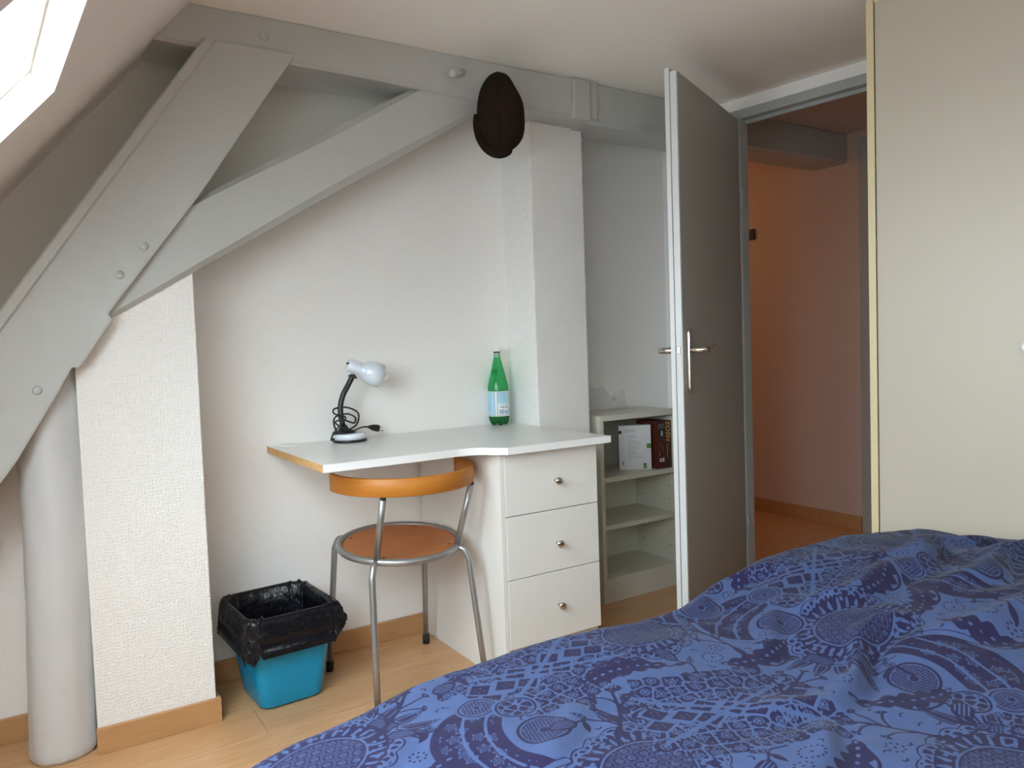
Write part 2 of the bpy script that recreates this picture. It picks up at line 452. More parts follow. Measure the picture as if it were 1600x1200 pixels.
t = beam_mesh([(1.80, 1.888), (2.58, 1.880), (2.58, ZC + 0.006), (1.80, ZC + 0.006)], YT + 0.022, 2.455, 0.012, 8)
obj('beam_extension', t, M_grey, tb)
b = bm_new(); add_prism(b, [(1.722, YT - 0.006, 1.890), (1.80, YT - 0.006, 1.886), (1.80, YT - 0.006, ZC - 0.003), (1.722, YT - 0.006, ZC - 0.003)], (0, 0.03, 0), 0.006)
obj('joint_collar', b, M_grey, tb)
yr = YT - 0.006
inn = [(-0.36, 0.362), (-0.089, 0.765), (-0.05, 0.819), (0.037, 0.966), (0.082, 1.047), (0.098, 1.044), (0.181, 1.168), (0.172, 1.184), (0.415, 1.512), (0.703, 1.945)]
out_ = [(0.452, 1.945), (0.078, 1.397), (-0.065, 1.188), (-0.62, 0.371)]
b = bm_new(); add_prism(b, [(x, yr, z) for x, z in inn + out_], (0, 2.43 - yr, 0), 0.006)
raf = obj('rafter', b, M_grey, truss, label='broad slanting grey rafter')
t = beam_mesh([(-0.60, 0.362), (0.480, 1.942), (0.446, 1.942), (-0.632, 0.371)], YT - 0.014, YT + 0.02, 0.005, 22, 0.0015)
obj('edge_strip', t, M_grey, raf)
t = beam_mesh([(0.120, 1.140), (1.42, 1.915), (1.16, 1.953), (0.30, 1.441)], YT + 0.022, 2.42, 0.022, 14)
brace = obj('brace', t, M_grey, truss, label='diagonal grey brace')
def dowel(x, z, parent, y, r=0.011, out=0.006):
    b = bm_new(); add_lathe(b, [(r, -0.02), (r, out * 0.6), (r * 0.8, out), (0, out)], (x, y, z), (0.12, -1, 0.1), 18)
    obj('peg', b, M_grey, parent)
for x, z in ((0.265, 1.364), (0.203, 1.286), (0.002, 0.993)): dowel(x, z, raf, yr)
dowel(0.615, 1.984, tb, YT + 0.008, 0.014, 0.006)
b = bm_new(); add_tube(b, [(1.278, 2.285, 1.990), (1.238, 2.244, 1.973), (1.206, 2.224, 1.958)], [0.015, 0.014, 0.011], 12)
obj('hanging_peg', b, M_grey, tb)
b = bm_new(); add_tube(b, [(1.36, 2.30, 1.95), (1.355, 2.19, 1.958)], [0.011, 0.009], 12)
obj('hanging_peg', b, M_grey, tb)
# round post
b = bm_new(); rings = []
seg = 40; zs = [0, 0.012, 0.03, 0.06, 0.1] + [0.1 + 0.045 * i for i in range(1, 24)]
for z in zs:
    ring = []
    for k in range(seg):
        a = 2 * math.pi * k / seg
        r = 0.079 + 0.006 * mnoise.noise(Vector((math.cos(a) * 0.9, math.sin(a) * 0.9, z * 2.3))) + 0.004 * mnoise.noise(Vector((math.cos(a) * 2.5, math.sin(a) * 2.5, z * 9 + 5)))
        if z < 0.05: r += 0.004 * mnoise.noise(Vector((math.cos(a) * 4, math.sin(a) * 4, 3))) - (0.008 if z == 0 else 0.0)
        cx = 0.008 + 0.012 * z + 0.010 * math.sin(z * 3.0); cy = 2.372
        ring.append(b.verts.new((cx + r * math.cos(a), cy + r * 0.95 * math.sin(a), z)))
    rings.append(ring)
for A, B in zip(rings, rings[1:]):
    for k in range(seg):
        f = b.faces.new((A[k], A[(k + 1) % seg], B[(k + 1) % seg], B[k])); f.smooth = True
b.faces.new(list(reversed(rings[0]))); b.faces.new(rings[-1])
post = obj('timber_post', b, M_post, truss, label='rounded pale grey post')
b = bm_new(); add_lathe(b, [(0, -0.004), (0.0065, 0.0), (0, 0.003)], (0.036, 2.311, 0.225), (0.3, -1, 0), 12); obj('nail_hole', b, M_dark, post)

# ------------------------------------------------------------------ door, frame and hall
b = bm_new()
dbox(b, 1.735, OA1 + 0.02, -0.006, 0.048, 0, 1.955, 0.002); dbox(b, OA0, OA1 + 0.02, -0.006, 0.048, 1.955, OZ, 0.002); dbox(b, OA0, 1.045, -0.006, 0.048, 0, 1.955, 0.002)
fr = struct('trim_1', b, M_greytrim)
b = bm_new(); dbox(b, 1.0455, 1.7345, 0.034, 0.047, 1.941, 1.9548)
obj('door_stop', b, M_greytrim, fr)
# leaf: hinge point, direction towards the free edge, and the dark face's normal
HP = Vector((2.482, 2.150, 0)); LD = Vector((-0.905, -0.425, 0)).normalized(); LN = Vector((0.425, -0.905, 0)).normalized(); LW = 0.712
def lf(a, n, z): return HP + LD * a + LN * n + Vector((0, 0, z))
def lbox(bm, a0, a1, n0, n1, z0, z1, bev=0.0, mi=0):
    add_prism(bm, [lf(a0, n0, z0), lf(a1, n0, z0), lf(a1, n1, z0), lf(a0, n1, z0)], (0, 0, z1 - z0), bev, mi)
ZL = 1.950
b = bm_new(); lbox(b, 0.008, LW - 0.012, -0.0225, 0.0, 0.008, ZL, 0.0015)
door = struct('door_1', b, M_greydoor)
b = bm_new(); lbox(b, 0.008, LW - 0.001, -0.040, -0.0228, 0.008, ZL + 0.012, 0.0015); obj('rebated_face', b, M_greydoor, door)
b = bm_new(); lbox(b, LW - 0.0119, LW, -0.0222, -0.0002, 0.008, ZL, 0.0015); obj('lock_edge', b, M_edge, door, label='pale lock edge of the door')
b = bm_new(); lbox(b, LW - 0.0008, LW + 0.003, -0.040, -0.0245, 0.008, ZL + 0.012, 0.001); obj('rebate_edge', b, M_edge, door, label='pale rebated edge of the door')
b = bm_new(); lbox(b, LW - 0.0005, LW + 0.0012, -0.018, -0.005, 0.93, 1.10); obj('lock_plate', b, M_edge, door)
b = bm_new(); lbox(b, LW, LW + 0.009, -0.016, -0.007, 1.018, 1.042, 0.002); obj('latch_bolt', b, M_chrome, door)
def door_handle(side):
    n = 0.0 if side > 0 else -0.040
    s = 1 if side > 0 else -1
    b = bm_new(); a0 = LW - 0.052
    # long rounded back plate
    prof = []
    for k in range(24):
        a = 2 * math.pi * k / 24
        prof.append(lf(a0 + 0.019 * math.cos(a), n + 0.0002 * s, 0.992 + (0.092 if math.sin(a) > 0 else -0.092) + 0.018 * math.sin(a)))
    add_prism(b, prof, LN * (0.013 * s), 0.005)
    pl = obj('handle_plate', b, M_chrome, door)
    b = bm_new(); p0 = lf(a0, n + 0.012 * s, 1.028)
    path = spline([p0, p0 + LN * 0.035 * s, p0 + LN * 0.050 * s - LD * 0.014, p0 + LN * 0.051 * s - LD * 0.06, p0 + LN * 0.046 * s - LD * 0.112 + Vector((0, 0, 0.006))], 6)
    add_tube(b, path, [0.0105] * 12 + [0.0105 - 0.0002 * i for i in range(len(path) - 12)], 14)
    obj('lever', b, M_chrome, pl)
door_handle(1); door_handle(-1)
b = bm_new()
for z in (0.25, 1.60): add_lathe(b, [(0.006, 0), (0.006, 0.07), (0, 0.073)], lf(-0.004, 0.006, z), (0, 0, 1), 12)
obj('hinge', b, M_greytrim, door)
# hall beyond the door
b = bm_new(); add_box(b, 3.735, 3.87, 0.6, 4.7, 0, 2.25); struct('wall_hall_far', b, M_hall)
b = bm_new(); add_box(b, 2.0, 3.87, 4.55, 4.7, 0, 2.25); struct('wall_hall_end', b, M_hall)
b = bm_new(); add_box(b, 2.88, 3.87, 0.5, 0.62, 0, 2.25); struct('wall_hall_near', b, M_hall)
b = bm_new(); add_box(b, 2.0, 2.42, 2.82, 4.7, 0, 2.25); struct('wall_hall_side', b, M_hall)
b = bm_new(); add_prism(b, [dw(-0.45, 0.121, 2.13), dw(2.8, 0.121, 2.13), (2.0, 2.82, 2.13), (2.0, 4.7, 2.13), (3.87, 4.7, 2.13), (3.87, 0.5, 2.13)], (0, 0, 0.1)); struct('ceiling_hall', b, M_hallceil)
b = bm_new(); add_box(b, 3.7215, 3.736, 2.44, 4.55, 0, BB + 0.006, 0.002); struct('baseboard_hall', b, M_base)
b = bm_new(); add_box(b, 3.715, 3.736, 2.33, 2.43, 0, 2.085, 0.003); struct('trim_2', b, M_greytrim)
b = bm_new(); add_box(b, 3.725, 3.742, 1.50, 2.329, 0.005, 2.03, 0.003); struct('door_2', b, M_greydoor)
t = beam_mesh([(2.62, 1.972), (3.75, 1.977), (3.75, 2.136), (2.62, 2.136)], 2.505, 2.703, 0.012, 8)
obj('hall_beam', t, M_grey, label='grey painted ceiling beam running into the hall wall beyond the door', cat='beam')
b = bm_new(); add_box(b, 3.722, 3.736, 3.125, 3.18, 1.655, 1.72, 0.003)
sw = obj('thermostat', b, M_dark, label='small dark box fixed high on the orange lit hall wall', cat='thermostat')
hl = bpy.data.lights.new('hall_lamp', 'POINT'); hl.energy = 3.4; hl.color = (1.0, 0.55, 0.25); hl.shadow_soft_size = 0.09
ho = bpy.data.objects.new('hall_lamp', hl); COL.objects.link(ho); ho.location = (3.05, 3.95, 1.75)

# ------------------------------------------------------------------ wardrobe
WA1, WA0 = 0.985, 0.075; NF, NB = -0.55, -0.006; WZ = 2.012
wd = thing('wardrobe', 'tall off-white wardrobe with beige side edge standing behind the bed head', 'wardrobe', dw((WA0 + WA1) / 2, NF / 2, 0))
b = bm_new(); dbox(b, WA1 - 0.021, WA1, NF, NB, 0, WZ, 0.0015); obj('side_panel', b, M_beige, wd, label='beige side panel')
b = bm_new(); dbox(b, WA0, WA0 + 0.021, NF, NB, 0, WZ, 0.0015); obj('side_panel', b, M_beige, wd)
b = bm_new(); dbox(b, WA0 + 0.0215, WA1 - 0.0215, NF + 0.004, NB, WZ - 0.012, WZ, 0.001); obj('top_panel', b, M_beige, wd)
b = bm_new(); dbox(b, WA0 + 0.0215, WA1 - 0.0215, NB - 0.008, NB, 0.06, WZ - 0.0125); obj('back_panel', b, M_beige, wd)
b = bm_new(); dbox(b, WA0 + 0.0215, WA1 - 0.0215, NF + 0.03, NB - 0.0085, 0.0, 0.06); obj('plinth', b, M_dark, wd)
mid = (WA0 + WA1) / 2
for a0, a1, ka in ((mid + 0.0015, WA1 - 0.026, mid + 0.052), (WA0 + 0.026, mid - 0.0015, mid - 0.052)):
    b = bm_new(); dbox(b, a0, a1, NF - 0.004, NF + 0.015, 0.065, 1.997, 0.003)
    d = obj('wardrobe_door', b, M_wardrobe, wd)
    b = bm_new(); add_lathe(b, [(0.006, 0), (0.006, 0.012), (0.014, 0.016), (0.015, 0.024), (0.010, 0.029), (0, 0.030)], dw(ka, NF - 0.004, 1.015), -ND, 18)
    obj('knob', b, M_pale, d)

# ------------------------------------------------------------------ desk worktop and drawer cabinet
ZD0, ZD1 = 0.734, 0.756
front = [(0.650, 2.022), (0.90, 2.021), (1.02, 2.025)]
sp = spline([(1.02, 2.025, 0), (1.085, 2.026, 0), (1.135, 2.008, 0), (1.165, 1.972, 0), (1.190, 1.948, 0)], 5)
outline = [(0.644, 2.5845)] + front + [(p.x, p.y) for p in sp[1:]] + [(1.196, 1.942), (1.596, 1.942), (1.606, 2.37), (1.606, 2.5845)]
dt = thing('desk_worktop', 'white laminate desk worktop with a curved front edge and raw chipboard end', 'desk', (1.12, 2.3, ZD0))
def inset(pts, d):
    out = []; n = len(pts)
    for i in range(n):
        p0, p1, p2 = Vector(pts[i - 1]), Vector(pts[i]), Vector(pts[(i + 1) % n])
        e1 = (p1 - p0).normalized(); e2 = (p2 - p1).normalized()
        n1 = Vector((-e1.y, e1.x)); n2 = Vector((-e2.y, e2.x)); m = (n1 + n2).normalized()
        out.append(tuple(p1 + m * d / max(0.5, m.dot(n1))))
    return out
inner = inset(outline, 0.0016)
b = bm_new(); add_prism(b, [(x, y, ZD0) for x, y in inner], (0, 0, ZD1 - ZD0)); obj('top_board', b, M_top, dt)
b = bm_new()
i0, i1 = 1, len(outline) - 3
for i in range(i0, i1):
    p, q, pi_, qi = outline[i], outline[i + 1], inner[i], inner[i + 1]
    add_prism(b, [(p[0], p[1], ZD0), (q[0], q[1], ZD0), (qi[0], qi[1], ZD0), (pi_[0], pi_[1], ZD0)], (0, 0, ZD1 - ZD0 + 0.0002))
obj('edge_band', b, M_band, dt)
b = bm_new(); p, q = outline[0], outline[1]; pi_, qi = inner[0], inner[1]
add_prism(b, [(p[0] - 0.0004, p[1], ZD0), (q[0] - 0.0004, q[1] + 0.0016, ZD0), (qi[0] - 0.0001, qi[1], ZD0), (pi_[0] - 0.0001, pi_[1], ZD0)], (0, 0, ZD1 - ZD0 - 0.0008))
obj('chipboard_end', b, M_chip, dt, label='raw orange chipboard end')
b = bm_new(); add_lathe(b, [(0.036, 0.0), (0.036, 0.0012), (0.033, 0.0032), (0, 0.004)], (0.706, 2.545, ZD1 + 0.0002), (0.02, -0.03, 1), 32); obj('cable_hole_cover', b, M_pale, dt)

X0, X1, YF, YB = 1.196, 1.576, 1.995, 2.572
cb = thing('drawer_cabinet', 'white drawer cabinet with three drawers carrying the right end of the desk', 'cabinet', (1.386, 2.28, 0))
b = bm_new(); add_box(b, X0, X0 + 0.016, YF + 0.002, YB, 0.0, ZD0 - 0.001, 0.001); obj('side_panel', b, M_white, cb)
b = bm_new(); add_box(b, X1 - 0.016, X1, YF + 0.02, YB, 0.0, ZD0 - 0.001, 0.001); obj('side_panel', b, M_white, cb)
b = bm_new(); add_box(b, X0 + 0.0165, X1 - 0.0165, YF + 0.02, YB, ZD0 - 0.02, ZD0 - 0.001); obj('top_rail', b, M_white, cb)
b = bm_new(); add_box(b, X0 + 0.0165, X1 - 0.0165, YB - 0.006, YB, 0.0, ZD0 - 0.021); obj('back_panel', b, M_white, cb)
b = bm_new(); add_box(b, X0 + 0.0165, X1 - 0.0165, YF + 0.03, YF + 0.045, 0.0, 0.10); obj('plinth', b, M_white, cb)
for z0, z1, kz in ((0.5315, 0.728, 0.625), (0.330, 0.5285, 0.42), (0.108, 0.327, 0.216)):
    b = bm_new(); add_box(b, X0 + 0.0175, X1 - 0.001, YF, YF + 0.017, z0, z1, 0.0012)
    add_box(b, X0 + 0.035, X1 - 0.035, YF + 0.017, YB - 0.03, z0 + 0.03, z1 - 0.03)
    d = obj('drawer', b, M_white, cb)
    b = bm_new(); add_lathe(b, [(0.0055, 0), (0.005, 0.010), (0.0115, 0.015), (0.0125, 0.019), (0.011, 0.023), (0, 0.0245)], (1.404, YF, kz), (0, -1, 0), 24)
    obj('knob', b, M_chrome, d, label='round nickel knob')

# ------------------------------------------------------------------ chair
CX, CY = 0.960, 2.24
ch = thing('desk_chair', 'steel tube chair with round brown seat and curved orange backrest pushed towards the desk', 'chair', (CX, CY, 0))
TILT = 0.075
def seatp(x, y, dz=0.0): return Vector((CX + x, CY + y, 0.447 + dz + TILT * y))
SR = 0.1905
b = bm_new(); add_tube(b, [seatp(SR * math.cos(2 * math.pi * k / 64), SR * math.sin(2 * math.pi * k / 64)) for k in range(64)], 0.0112, 14, closed=True); obj('seat_ring', b, M_steel, ch)
b = bm_new(); rings = []
for r, dz in ((0, -0.004), (0.05, -0.0035), (0.10, -0.0015), (0.15, 0.002), (0.172, 0.005), (0.178, 0.0045), (0.1795, 0.001), (0.178, -0.004), (0.10, -0.011), (0, -0.013)):
    rings.append([b.verts.new(seatp(0, 0, dz))] if r == 0 else [b.verts.new(seatp(r * math.cos(2 * math.pi * k / 64), r * math.sin(2 * math.pi * k / 64), dz)) for k in range(64)])
for A, B in zip(rings, rings[1:]):
    for k in range(64):
        k2 = (k + 1) % 64
        if len(A) == 1: f = b.faces.new((A[0], B[k], B[k2]))
        elif len(B) == 1: f = b.faces.new((A[k], A[k2], B[0]))
        else: f = b.faces.new((A[k], A[k2], B[k2], B[k]))
        f.smooth = True
seat = obj('seat', b, M_seatwood, ch)
for a in (45, 135, 225, 315):
    b = bm_new(); p = seatp(0.163 * math.cos(math.radians(a + 4)), 0.163 * math.sin(math.radians(a + 4)), 0.0035)
    add_lathe(b, [(0.0045, -0.001), (0.0045, 0.0012), (0.003, 0.002), (0, 0.002)], p, (0, -TILT, 1), 10); obj('screw', b, M_dark, seat)
FEET = {135: (0.778, 2.449), 45: (1.144, 2.470), 225: (0.782, 2.035), 315: (1.146, 2.035)}
for a, (fx, fy) in FEET.items():
    ca, sa = math.cos(math.radians(a)), math.sin(math.radians(a))
    p0 = seatp(SR * ca, SR * sa, -0.002); p1 = seatp((SR + 0.022) * ca, (SR + 0.022) * sa, -0.006)
    foot = Vector((fx, fy, 0.0)); p2 = p1 + Vector((ca * 0.016, sa * 0.016, -0.03))
    path = spline([p0, p1, p2], 6)[:-1] + [p2, p2.lerp(foot, 0.06), p2.lerp(foot, 0.5), foot + (p2 - foot).normalized() * 0.03]
    b = bm_new(); add_tube(b, path, 0.0098, 14); lg = obj('leg', b, M_steel, ch)
    b = bm_new(); d = (p2 - foot).normalized(); add_tube(b, [foot + Vector((0, 0, 0.0005)) + Vector((d.x, d.y, 0)) * 0.002, foot + d * 0.034], 0.0125, 14); obj('rubber_foot', b, M_rubber, lg)
# curved backrest: half ring of bent plywood
BCX, BCY, BR = 0.957, 2.197, 0.228
b = bm_new(); rings = []; n = 48
for i in range(n + 1):
    a = math.radians(176 + (372 - 176) * i / n)
    zt = 0.700 + 0.004 * math.sin(a); zb = zt - 0.053
    ring = []
    for rr, z in ((BR, zt - 0.002), (BR - 0.002, zt), (BR - 0.012, zt), (BR - 0.014, zt - 0.002), (BR - 0.014, zb + 0.002), (BR - 0.012, zb), (BR - 0.002, zb), (BR, zb + 0.002)):
        ring.append(b.verts.new((BCX + rr * math.cos(a), BCY + rr * math.sin(a), z)))
    rings.append(ring)
for A, B in zip(rings, rings[1:]):
    for k in range(8):
        f = b.faces.new((A[k], A[(k + 1) % 8], B[(k + 1) % 8], B[k])); f.smooth = k in (3, 7)
b.faces.new(rings[0]); b.faces.new(list(reversed(rings[-1])))
obj('backrest', b, M_chairwood, ch, label='bent orange plywood backrest')
for a, ba in ((225, 232), (315, 322)):
    p0 = seatp(SR * math.cos(math.radians(a)), SR * math.sin(math.radians(a)), 0.004)
    p1 = Vector((BCX + (BR - 0.007) * math.cos(math.radians(ba)), BCY + (BR - 0.007) * math.sin(math.radians(ba)), 0.6445))
    b = bm_new(); add_tube(b, [p0, p0.lerp(p1, 0.5), p1 - (p1 - p0).normalized() * 0.007], 0.0098, 14); pst = obj('back_post', b, M_steel, ch)
    b = bm_new(); d = (p1 - p0).normalized(); add_tube(b, [p1 - d * 0.0068, p1 + d * 0.001], 0.0085, 14); obj('spacer', b, M_rubber, pst)

# ------------------------------------------------------------------ waste bin and liner
BX, BY, BH = 0.606, 2.392, 0.285
def rrect(hx, hy, r, n=10):
    out = []
    for cx, cy, a0 in ((hx - r, hy - r, 0), (-hx + r, hy - r, 90), (-hx + r, -hy + r, 180), (hx - r, -hy + r, 270)):
        for k in range(n):
            a = math.radians(a0 + 90 * k / (n - 1)); out.append((cx + r * math.cos(a), cy + r * math.sin(a)))
    return out
ROT = math.radians(4)
def binp(x, y, z): return Vector((BX + x * math.cos(ROT) - y * math.sin(ROT), BY + x * math.sin(ROT) + y * math.cos(ROT), z))
def bin_half(k): return 0.098 + 0.034 * k, 0.108 + 0.040 * k     # half sizes at height fraction k
b = bm_new(); rings = []
for z, ins in ((0.0, 0.010), (0.004, 0.003), (0.012, 0.0), (0.10, 0), (0.20, 0), (BH, 0), (BH, 0.003), (0.10, 0.003), (0.012, 0.004)):
    hx, hy = bin_half(z / BH); rings.append([b.verts.new(binp(x, y, z + (0.003 if z == 0 else 0))) for x, y in rrect(hx - ins, hy - ins, 0.038)])
for A, B in zip(rings, rings[1:]):
    for k in range(len(A)):
        f = b.faces.new((A[k], A[(k + 1) % len(A)], B[(k + 1) % len(A)], B[k])); f.smooth = True
b.faces.new(list(reversed(rings[0]))); b.faces.new(rings[-1])
wb = obj('waste_bin', b, M_bin, label='turquoise plastic waste bin on the floor beside the pier', cat='bin')
for sx, sy in ((-1, -1), (1, -1), (-1, 1), (1, 1)):
    b = bm_new(); add_lathe(b, [(0.008, 0), (0.008, 0.0035)], binp(sx * 0.065, sy * 0.075, 0.0), (0, 0, 1), 10)
    obj('foot', b, M_bin, wb)
m, nt, bs = _new('black_bag_film')
bs.inputs['Base Color'].default_value = (0.006, 0.0065, 0.010, 1); bs.inputs['Specular IOR Level'].default_value = 0.34; bs.inputs['Roughness'].default_value = 0.2
nz = N(nt, 'ShaderNodeTexNoise'); nz.inputs['Scale'].default_value = 28; nz.inputs['Detail'].default_value = 5
tc = N(nt, 'ShaderNodeTexCoord'); nt.links.new(tc.outputs['Object'], nz.inputs['Vector'])
bp = N(nt, 'ShaderNodeBump'); bp.inputs['Distance'].default_value = 0.010; bp.inputs['Strength'].default_value = 0.9
nt.links.new(nz.outputs[0], bp.inputs['Height']); nt.links.new(bp.outputs[0], bs.inputs['Normal'])
M_bag = m
b = bm_new(); rings = []; n = 44; tot = n * 4
def rid(x, y, z): return 1.0 - 2.0 * abs(mnoise.noise(Vector((x, y, z))))
wave = [0.016 * mnoise.noise(Vector((k * 0.11, 5, 5))) + 0.006 * mnoise.noise(Vector((k * 0.4, 2, 5))) for k in range(tot)]
for z in (0.02, 0.06, 0.10, 0.14, 0.18, 0.22, 0.25, 0.27):
    hx, hy = bin_half(z / BH); ring = []
    for k, (x, y) in enumerate(rrect(hx - 0.008, hy - 0.008, 0.04, n)):
        s_ = 1 - 0.035 * max(0, rid(k * 0.16, z * 3, 1.0)) - 0.02 * max(0, rid(k * 0.42, z * 8, 4.0))
        ring.append(b.verts.new(binp(x * s_, y * s_, z)))
    rings.append(ring)
for z, off in ((BH - 0.003, -0.008), (BH + 0.006, -0.006), (BH + 0.010, 0.001), (BH + 0.009, 0.006), (BH + 0.003, 0.011)):
    hx, hy = bin_half(1.0); ring = []
    for k, (x, y) in enumerate(rrect(hx + off, hy + off, 0.045, n)):
        s_ = 1 + 0.010 * mnoise.noise(Vector((k * 0.35, 8, 8)))
        ring.append(b.verts.new(binp(x * s_, y * s_, z + max(0.0, wave[k]))))
    rings.append(ring)
hem = 14
for j in range(1, hem + 1):
    ring = []; f_ = j / hem
    for k in range(tot):
        a = k / tot * 2 * math.pi                       # 0 towards +x, counter-clockwise
        drop = 0.078 + 0.040 * math.cos(a - 3.75) + 0.020 * mnoise.noise(Vector((k * 0.10, 3, 3))) + 0.012 * mnoise.noise(Vector((k * 0.33, 9, 3)))
        z = BH + 0.004 - drop * f_ + max(0.0, wave[k]) * (1 - f_)
        hx, hy = bin_half(1.0); X, Y = rrect(hx + 0.011, hy + 0.011, 0.045, n)[k]
        fold = rid(k * 0.13, j * 0.16, 21) * 0.040 + rid(k * 0.34, j * 0.3, 31) * 0.022 + mnoise.noise(Vector((k * 0.8, j * 0.7, 41))) * 0.012
        s_ = max(1.0, 1.01 + (0.03 + 0.07 * max(0, math.cos(a + 0.35)) ** 3 + fold) * f_ ** 0.7)
        p = binp(X * s_, Y * s_, z); p.y = min(p.y, YW - 0.014); p.x = max(p.x, 0.410)
        ring.append(b.verts.new(p))
    rings.append(ring)
for A, B in zip(rings, rings[1:]):
    for k in range(len(A)):
        f = b.faces.new((A[k], A[(k + 1) % len(A)], B[(k + 1) % len(A)], B[k])); f.smooth = True
b.faces.new(rings[0])
obj('bin_liner', b, M_bag, label='crumpled black plastic bag lining the turquoise bin', cat='bag', recalc=False)

# ------------------------------------------------------------------ desk lamp
LX, LY = 0.900, 2.492
lp = thing('desk_lamp', 'small white desk lamp with black gooseneck and its cord wound round it', 'lamp', (LX, LY, ZD1))
b = bm_new(); add_lathe(b, [(0.056, 0.0003), (0.058, 0.003), (0.058, 0.007), (0.055, 0.009), (0, 0.009)], (LX, LY, ZD1), seg=48); obj('base_rim', b, M_black, lp)
b = bm_new(); add_lathe(b, [(0.0545, 0.009), (0.0545, 0.024), (0.052, 0.028), (0.044, 0.030), (0, 0.030)], (LX, LY, ZD1), seg=48); lb = obj('base', b, M_lampwhite, lp)
b = bm_new(); add_lathe(b, [(0.040, 0.030), (0.039, 0.034), (0.022, 0.038), (0.014, 0.050), (0.010, 0.058), (0, 0.058)], (LX - 0.018, LY + 0.004, ZD1 + 0.0003), seg=32); obj('base_collar', b, M_black, lb)
b = bm_new(); neck = spline([(0.882, 2.496, 0.800), (0.8745, 2.498, 0.840), (0.8755, 2.50, 0.880), (0.886, 2.50, 0.915), (0.905, 2.50, 0.948), (0.924, 2.498, 0.982)], 10)
add_tube(b, neck, [0.0092 + 0.0006 * (i % 2) for i in range(len(neck))], 16); obj('gooseneck', b, M_black, lp)
HA = Vector((0.905, 2.496, 1.0195)); HB = Vector((1.018, 2.478, 0.974)); HD = (HB - HA).normalized(); HL = (HB - HA).length
b = bm_new(); add_lathe(b, [(0.014, 0), (0.017, 0.003), (0.008, 0.012), (0, 0.014)], (0.921, 2.4975, 0.973), (0.3, -0.05, 1), 20); obj('neck_socket', b, M_black, lp)
b = bm_new(); add_lathe(b, [(0, 0), (0.017, 0.001), (0.0215, 0.006), (0.0225, 0.02), (0.0215, 0.045), (0.022, 0.052), (0.030, 0.062), (0.037, 0.074), (0.041, 0.090), (0.0415, HL), (0.0395, HL), (0.039, 0.09), (0.034, 0.074), (0.026, 0.062), (0, 0.058)], HA, HD, 40)
sh = obj('lamp_shade', b, M_lampwhite, lp)
b = bm_new(); add_box(b, -0.004, 0.004, -0.006, 0.006, -0.003, 0.003, 0.001); t2 = b
o = obj('switch', t2, M_black, sh); WPOS[o.name] = HA + Vector((-0.0025, -0.010, 0.004)); o.location = WPOS[o.name] - WPOS[sh.name]
b = bm_new()
side = HD.cross(Vector((0, 1, 0))).normalized()
up = side.cross(HD)
path = []
for k in range(40):
    a = k / 39 * 2 * math.pi * 2.3
    path.append(HA + HD * (HL - 0.035 + 0.064 * k / 39) + side * 0.012 * math.cos(a) + up * 0.012 * math.sin(a))
add_tube(b, path, 0.0060, 10); obj('bulb', b, M_bulb, lp, label='white spiral energy saving bulb')
b = bm_new(); z = ZD1
cord = [(LX - 0.05, LY + 0.01, z + 0.016), (LX - 0.066, LY - 0.004, z + 0.010), (LX - 0.064, LY - 0.012, z + 0.028), (LX - 0.045, LY - 0.02, z + 0.055), (LX - 0.020, LY - 0.024, z + 0.085), (LX - 0.055, LY - 0.012, z + 0.100), (LX - 0.045, LY + 0.01, z + 0.115), (LX - 0.005, LY + 0.0, z + 0.117),
        (LX + 0.032, LY - 0.005, z + 0.095), (LX + 0.022, LY - 0.016, z + 0.060), (LX - 0.006, LY - 0.024, z + 0.045), (LX - 0.045, LY - 0.022, z + 0.036), (LX - 0.052, LY + 0.004, z + 0.060), (LX - 0.040, LY + 0.022, z + 0.085), (LX - 0.003, LY + 0.012, z + 0.094), (LX + 0.020, LY - 0.004, z + 0.082), (LX + 0.010, LY - 0.020, z + 0.064), (LX - 0.03, LY - 0.025, z + 0.078),
        (LX - 0.052, LY - 0.008, z + 0.070), (LX - 0.03, LY - 0.026, z + 0.050), (LX + 0.005, LY - 0.02, z + 0.038), (LX + 0.035, LY + 0.010, z + 0.040), (LX + 0.062, LY + 0.030, z + 0.042), (LX + 0.085, LY + 0.036, z + 0.040)]
add_tube(b, spline(cord, 8), 0.0030, 8); pc = obj('power_cord', b, M_black, lp)
b = bm_new(); pd = Vector((0.95, 0.05, -0.22)).normalized(); p0 = Vector((LX + 0.082, LY + 0.036, z + 0.0405))
add_lathe(b, [(0.004, 0), (0.006, 0.004), (0.011, 0.018), (0.0125, 0.036), (0.0125, 0.040), (0, 0.040)], p0, pd, 16); pg = obj('plug', b, M_black, pc)
b = bm_new()
for s in (-1, 1): add_tube(b, [p0 + pd * 0.040 + Vector((0, 0.004 * s, 0.006 * s)), p0 + pd * 0.056 + Vector((0, 0.004 * s, 0.006 * s))], 0.0022, 8)
obj('plug_pins', b, M_chrome, pg)

